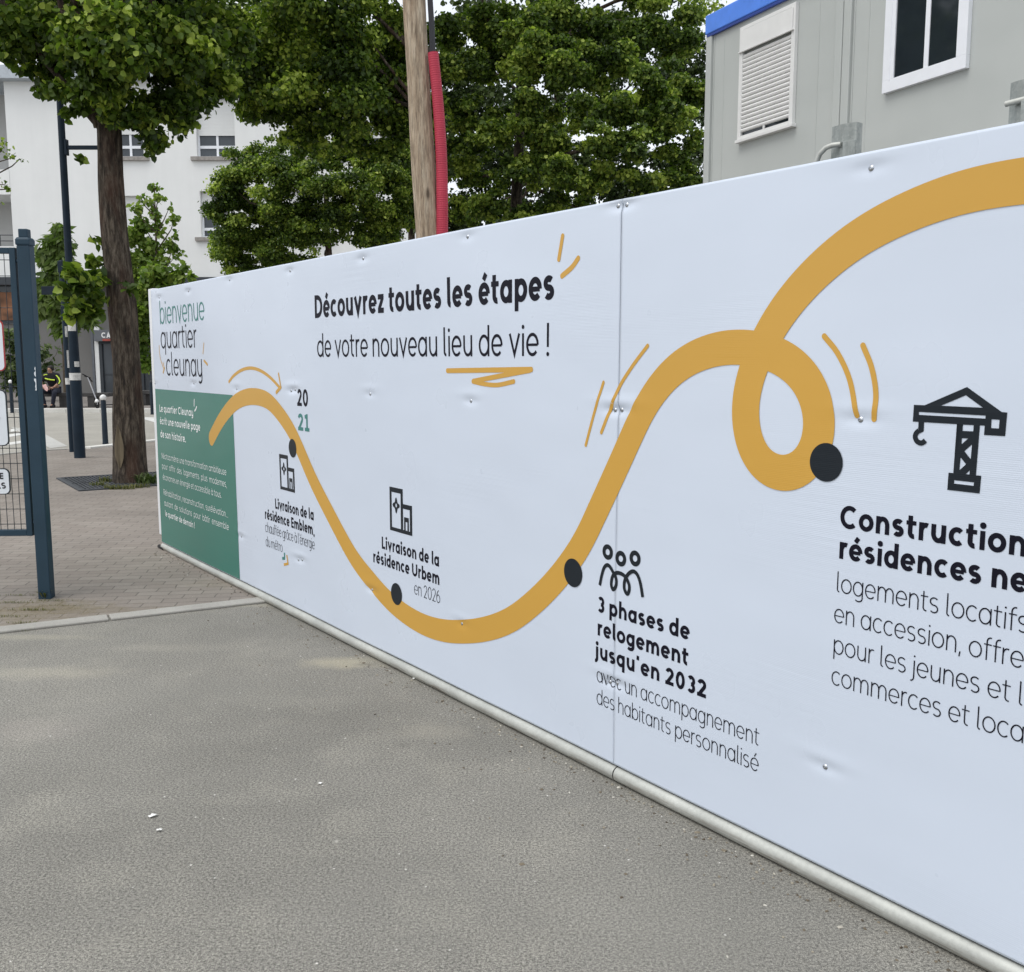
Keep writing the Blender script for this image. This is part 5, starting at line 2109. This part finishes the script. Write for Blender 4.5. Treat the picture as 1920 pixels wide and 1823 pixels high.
# ------------------------------------------------------------------ apartment building
BY = 45.0
bo = at(18, 674, BY)
bld = thing('apartment_building', 'white rendered apartment building with dark ground floor band', 'building', (bo.x, BY, 0))
bx = lambda x, y=400: at(x, y, BY).x - bo.x
bz = lambda y, x=300: at(x, y, BY).z
ZR = at(60, 153, BY).z
XE = bx(790)
wins = [(-17.55, -16.25, 10.42, 12.9, .60), (-13.9, -12.2, 10.42, 12.9, .62), (-17.55, -16.42, 6.95, 8.75, .9), (-13.85, -12.3, 6.95, 8.95, .55),
        (-9.9, -8.2, 10.42, 12.1, .5), (-9.9, -8.2, 6.95, 8.95, .5), (-6.2, -4.6, 10.42, 12.1, .5)]
wins = [(a - bo.x, b - bo.x, c, d, e) for a, b, c, d, e in wins]
xl = bx(22) - .0
# front wall made of strips between the openings
xs = sorted({xl, XE} | {w[0] for w in wins} | {w[1] for w in wins})
zs = sorted({5.2, ZR} | {w[2] for w in wins} | {w[3] for w in wins})
m2 = MB()
DEP = .35
for i in range(len(xs) - 1):
    zrun = None
    for j in range(len(zs) - 1):
        xm_, zm_ = (xs[i] + xs[i + 1]) / 2, (zs[j] + zs[j + 1]) / 2
        hole = any(w[0] < xm_ < w[1] and w[2] < zm_ < w[3] for w in wins)
        if not hole:
            if zrun is None:
                zrun = zs[j]
            end = zs[j + 1]
        if (hole or j == len(zs) - 2) and zrun is not None:
            m2.add([(xs[i], 0, zrun), (xs[i + 1], 0, zrun), (xs[i + 1], 0, end), (xs[i], 0, end)], [(0, 1, 2, 3)])
            zrun = None
for w in wins:
    a, b, c, d = w[:4]
    m2.add([(a, 0, c), (b, 0, c), (b, DEP, c), (a, DEP, c)], [(3, 2, 1, 0)])
    m2.add([(a, 0, d), (b, 0, d), (b, DEP, d), (a, DEP, d)], [(0, 1, 2, 3)])
    m2.add([(a, 0, c), (a, DEP, c), (a, DEP, d), (a, 0, d)], [(0, 1, 2, 3)])
    m2.add([(b, 0, c), (b, DEP, c), (b, DEP, d), (b, 0, d)], [(3, 2, 1, 0)])
m2.box((xl, DEP + .4, 5.2), (XE, 11, ZR - .01))
m2.add([(xl, 0, 5.2), (xl, DEP + .4, 5.2), (xl, DEP + .4, ZR), (xl, 0, ZR)], [(3, 2, 1, 0)])
m2.add([(XE, 0, 5.2), (XE, DEP + .4, 5.2), (XE, DEP + .4, ZR), (XE, 0, ZR)], [(0, 1, 2, 3)])
m2.add([(xl, 0, ZR), (XE, 0, ZR), (XE, DEP + .4, ZR), (xl, DEP + .4, ZR)], [(0, 1, 2, 3)])
obj('upper_wall', m2, M['render_white'], bld)
m2 = MB()
m2.box((-30, -.55, ZR), (XE + .3, 11.2, ZR + .55))
obj('roof', m2, M['roof_edge'], bld)
for (a, b, c, d, sh) in wins:
    m2 = MB()
    f = .07
    y0, y1 = DEP - .1, DEP
    m2.box((a, y0, c), (b, y1, c + f))
    m2.box((a, y0, d - f), (b, y1, d))
    m2.box((a, y0, c + f), (a + f, y1, d - f))
    m2.box((b - f, y0, c + f), (b, y1, d - f))
    m2.box(((a + b) / 2 - f * .7, y0, c + f), ((a + b) / 2 + f * .7, y1, d - f))
    m2.box((a + f, y0 + .001, c + (d - c) * .16), (b - f, y1, c + (d - c) * .16 + .12))
    wf = obj('window', m2, M['pvc'], bld)
    m2 = MB()
    m2.box((a + f, y0 + .05, c + f), (b - f, y0 + .07, d - f))
    obj('pane', m2, M['glass_grey'], wf)
    m2 = MB()
    zz = d - (d - c) * sh
    nsl = int((d - zz) / .06)
    for i in range(nsl):
        m2.box((a + .02, y0 - .035, zz + i * .06), (b - .02, y0 - .008, zz + i * .06 + .055))
    obj('roller_shutter', m2, M['render_white'], wf)
    m2 = MB()
    m2.box((a - .25, -.14, c - .17), (b + .25, .05, c - .01))
    obj('sill', m2, M['sill'], wf)
# left loggias: slabs set back with deep shade between
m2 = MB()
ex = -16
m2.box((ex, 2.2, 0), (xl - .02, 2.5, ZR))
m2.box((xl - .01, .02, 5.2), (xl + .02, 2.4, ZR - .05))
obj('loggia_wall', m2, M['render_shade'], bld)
for (za, zb2) in ((bz(365, 20), bz(318, 20)), (5.195, bz(462, 20))):
    m2 = MB()
    m2.box((ex, -.02, za), (xl - .001, 2.199, zb2))
    obj('loggia_slab', m2, M['render_white'], bld)
m2 = MB()
for z in (bz(441, 10), bz(452, 10)):
    m2.tube([(ex, .0, z), (xl - .02, .0, z)], .022, 6)
for i in range(14):
    x = xl - .6 - i * 1.1
    m2.box((x, -.015, 6.4), (x + .03, .015, bz(441, 10)))
obj('railing', m2, M['iron'], bld)
# ground floor
m2 = MB()
m2.box((-30, .5, 0), (XE, .9, 4.9))
obj('ground_floor_wall', m2, M['render_grey'], bld)
m2 = MB()
m2.box((-30, -.25, 4.85), (XE + .02, .6, 5.19))
obj('fascia', m2, M['dark_band'], bld)
m2 = MB()
m2.box((bx(152), .30, 0), (bx(156.5), .49, 4.84))
obj('downpipe', m2, M['shop_grey'], bld)
m2 = MB()
m2.box((bx(157.5), .34, 0), (bx(168), .499, bz(612)))
obj('pillar', m2, M['render_white'], bld)
# shop front with glazed doors
m2 = MB()
for (a, b) in ((166, 172), (195, 200), (246, 250), (262, 268), (284, 290), (340, 346)):
    m2.box((bx(a), .32, 0), (bx(b), .498, bz(645)))
m2.box((bx(166), .321, bz(645)), (bx(420), .498, bz(640)))
dr = obj('shop_front', m2, M['dark_band'], bld)
for a, b in ((172, 195), (200, 246), (250, 262), (268, 284), (290, 340), (346, 420)):
    m2 = MB()
    m2.box((bx(a), .42, 0.05), (bx(b), .45, bz(645)))
    obj('glazing', m2, M['glass_grey'], dr)
m2 = MB()
m2.box((bx(172), .40, bz(704)), (bx(195), .419, bz(701.5)))
m2.box((bx(172), .40, .02), (bx(195), .418, .12))
obj('door_rail', m2, M['dark_band'], dr)
m2 = MB()
m2.box((bx(161), .10, bz(640)), (bx(420), .495, bz(619)))
sg = obj('shop_sign', m2, M['shop_grey'], bld, False, .01)
U_ = (bz(623.5) - bz(633.5)) / .70
m2 = glyph_flat('CA', bx(176.5), bx(193.5), bz(633.5), U_, .15, .094)
tmp = glyph_flat('L', bx(245.5), bx(251), bz(633), U_, .15, .094)
m2.add(tmp.v, tmp.f)
tmp = glyph_flat('E', bx(266), bx(271), bz(632), U_, .15, .094)
m2.add(tmp.v, tmp.f)
obj('lettering', m2, M['bollard_top'], sg)
m2 = MB()
m2.box((bx(178), .09, bz(639.5)), (bx(300), .099, bz(635.5)))
obj('red_strip', m2, M['shop_red'], sg)
# left shop window with orange poster
m2 = MB()
m2.box((bx(-60), .40, bz(606)), (bx(42), .499, bz(528)))
sw = obj('shop_window', m2, M['dark_band'], bld)
m2 = MB()
m2.box((bx(-58), .37, bz(545)), (bx(40), .399, bz(531)))
obj('pane', m2, M['glass_grey'], sw)
m2 = MB()
m2.box((bx(-58), .371, bz(600)), (bx(40), .3985, bz(546)))
obj('poster', m2, M['mural'], sw)

# ------------------------------------------------------------------ small things on the ground
def scrap(q_, r, seed, label):
    c = gnd(*q_)
    rnd_ = random.Random(seed)
    n = 9
    V_ = [(0, 0, .009)]
    for i in range(n):
        a = 2 * math.pi * i / n
        rr = r * rnd_.uniform(.6, 1.1)
        V_.append((rr * math.cos(a), rr * .7 * math.sin(a), .004 + rnd_.uniform(0, .006)))
    m3 = MB().add(V_, [(0, i + 1, (i + 1) % n + 1) for i in range(n)])
    o_ = obj('paper_scrap', m3, M['paper'], None)
    o_.location = (c.x, c.y, 0)
    md_ = o_.modifiers.new('t', 'SOLIDIFY')
    md_.thickness = .0015
    tag(o_, label, 'litter', 'paper scraps on the tarmac')


scrap((287, 1532), .017, 1, 'larger of the two white scraps lying close together on the tarmac')
scrap((298.5, 1559), .010, 2, 'smaller white scrap just below the larger one on the tarmac')
scrap((601, 1471), .009, 3, 'tiny pale scrap alone in the middle of the tarmac')
scrap((778, 1274), .014, 4, 'white scrap on the tarmac close to the hoarding foot')


def debris():
    rng = np.random.default_rng(5)
    V, Q, va = [], [], []
    for i in range(650):
        s_ = rng.uniform(-5.4, 2.4)
        d_ = .022 + abs(rng.normal(0, .05)) if i % 3 else .02 + abs(rng.normal(0, .25))
        c = P0 + WD * s_ + WN * d_
        r = rng.uniform(.0015, .0055) if rng.random() < .975 else rng.uniform(.006, .010)
        a = rng.uniform(0, 6.28)
        b = len(V)
        ax, ay = np.array([math.cos(a), math.sin(a), 0]) * r, np.array([-math.sin(a), math.cos(a), 0]) * r * rng.uniform(.4, .9)
        z0 = .001 if s_ > -3.6 else .006
        cc = np.array([c.x, c.y, z0])
        h_ = r * rng.uniform(.4, .9) if r < .006 else .003
        up = np.array([rng.normal(0, .3) * r, rng.normal(0, .3) * r, h_])
        V += [cc - ax - ay, cc + ax - ay, cc + ax + ay, cc - ax + ay, cc - ax * .5 - ay * .5 + up, cc + ax * .6 - ay * .5 + up, cc + ax * .5 + ay * .6 + up, cc - ax * .5 + ay * .5 + up]
        Q += [(b + 4, b + 5, b + 6, b + 7), (b, b + 1, b + 5, b + 4), (b + 1, b + 2, b + 6, b + 5), (b + 2, b + 3, b + 7, b + 6), (b + 3, b, b + 4, b + 7)]
        va += [rng.random()] * 8
    me = np_mesh('grit', np.array(V), np.array(Q))
    at_ = me.attributes.new('var', 'FLOAT', 'POINT')
    at_.data.foreach_set('value', np.array(va, np.float32))
    k = NT('loose grit')
    an = k.n('ShaderNodeAttribute', attribute_name='var')
    k.col(k.ramp(an.outputs['Fac'], [(0, (.07, .055, .04, 1)), (.5, (.19, .16, .115, 1)), (.8, (.32, .29, .23, 1)), (1, (.6, .58, .52, 1))]))
    k.set(.95)
    return kind(link('grit', me, k.m), 'stuff')


debris()
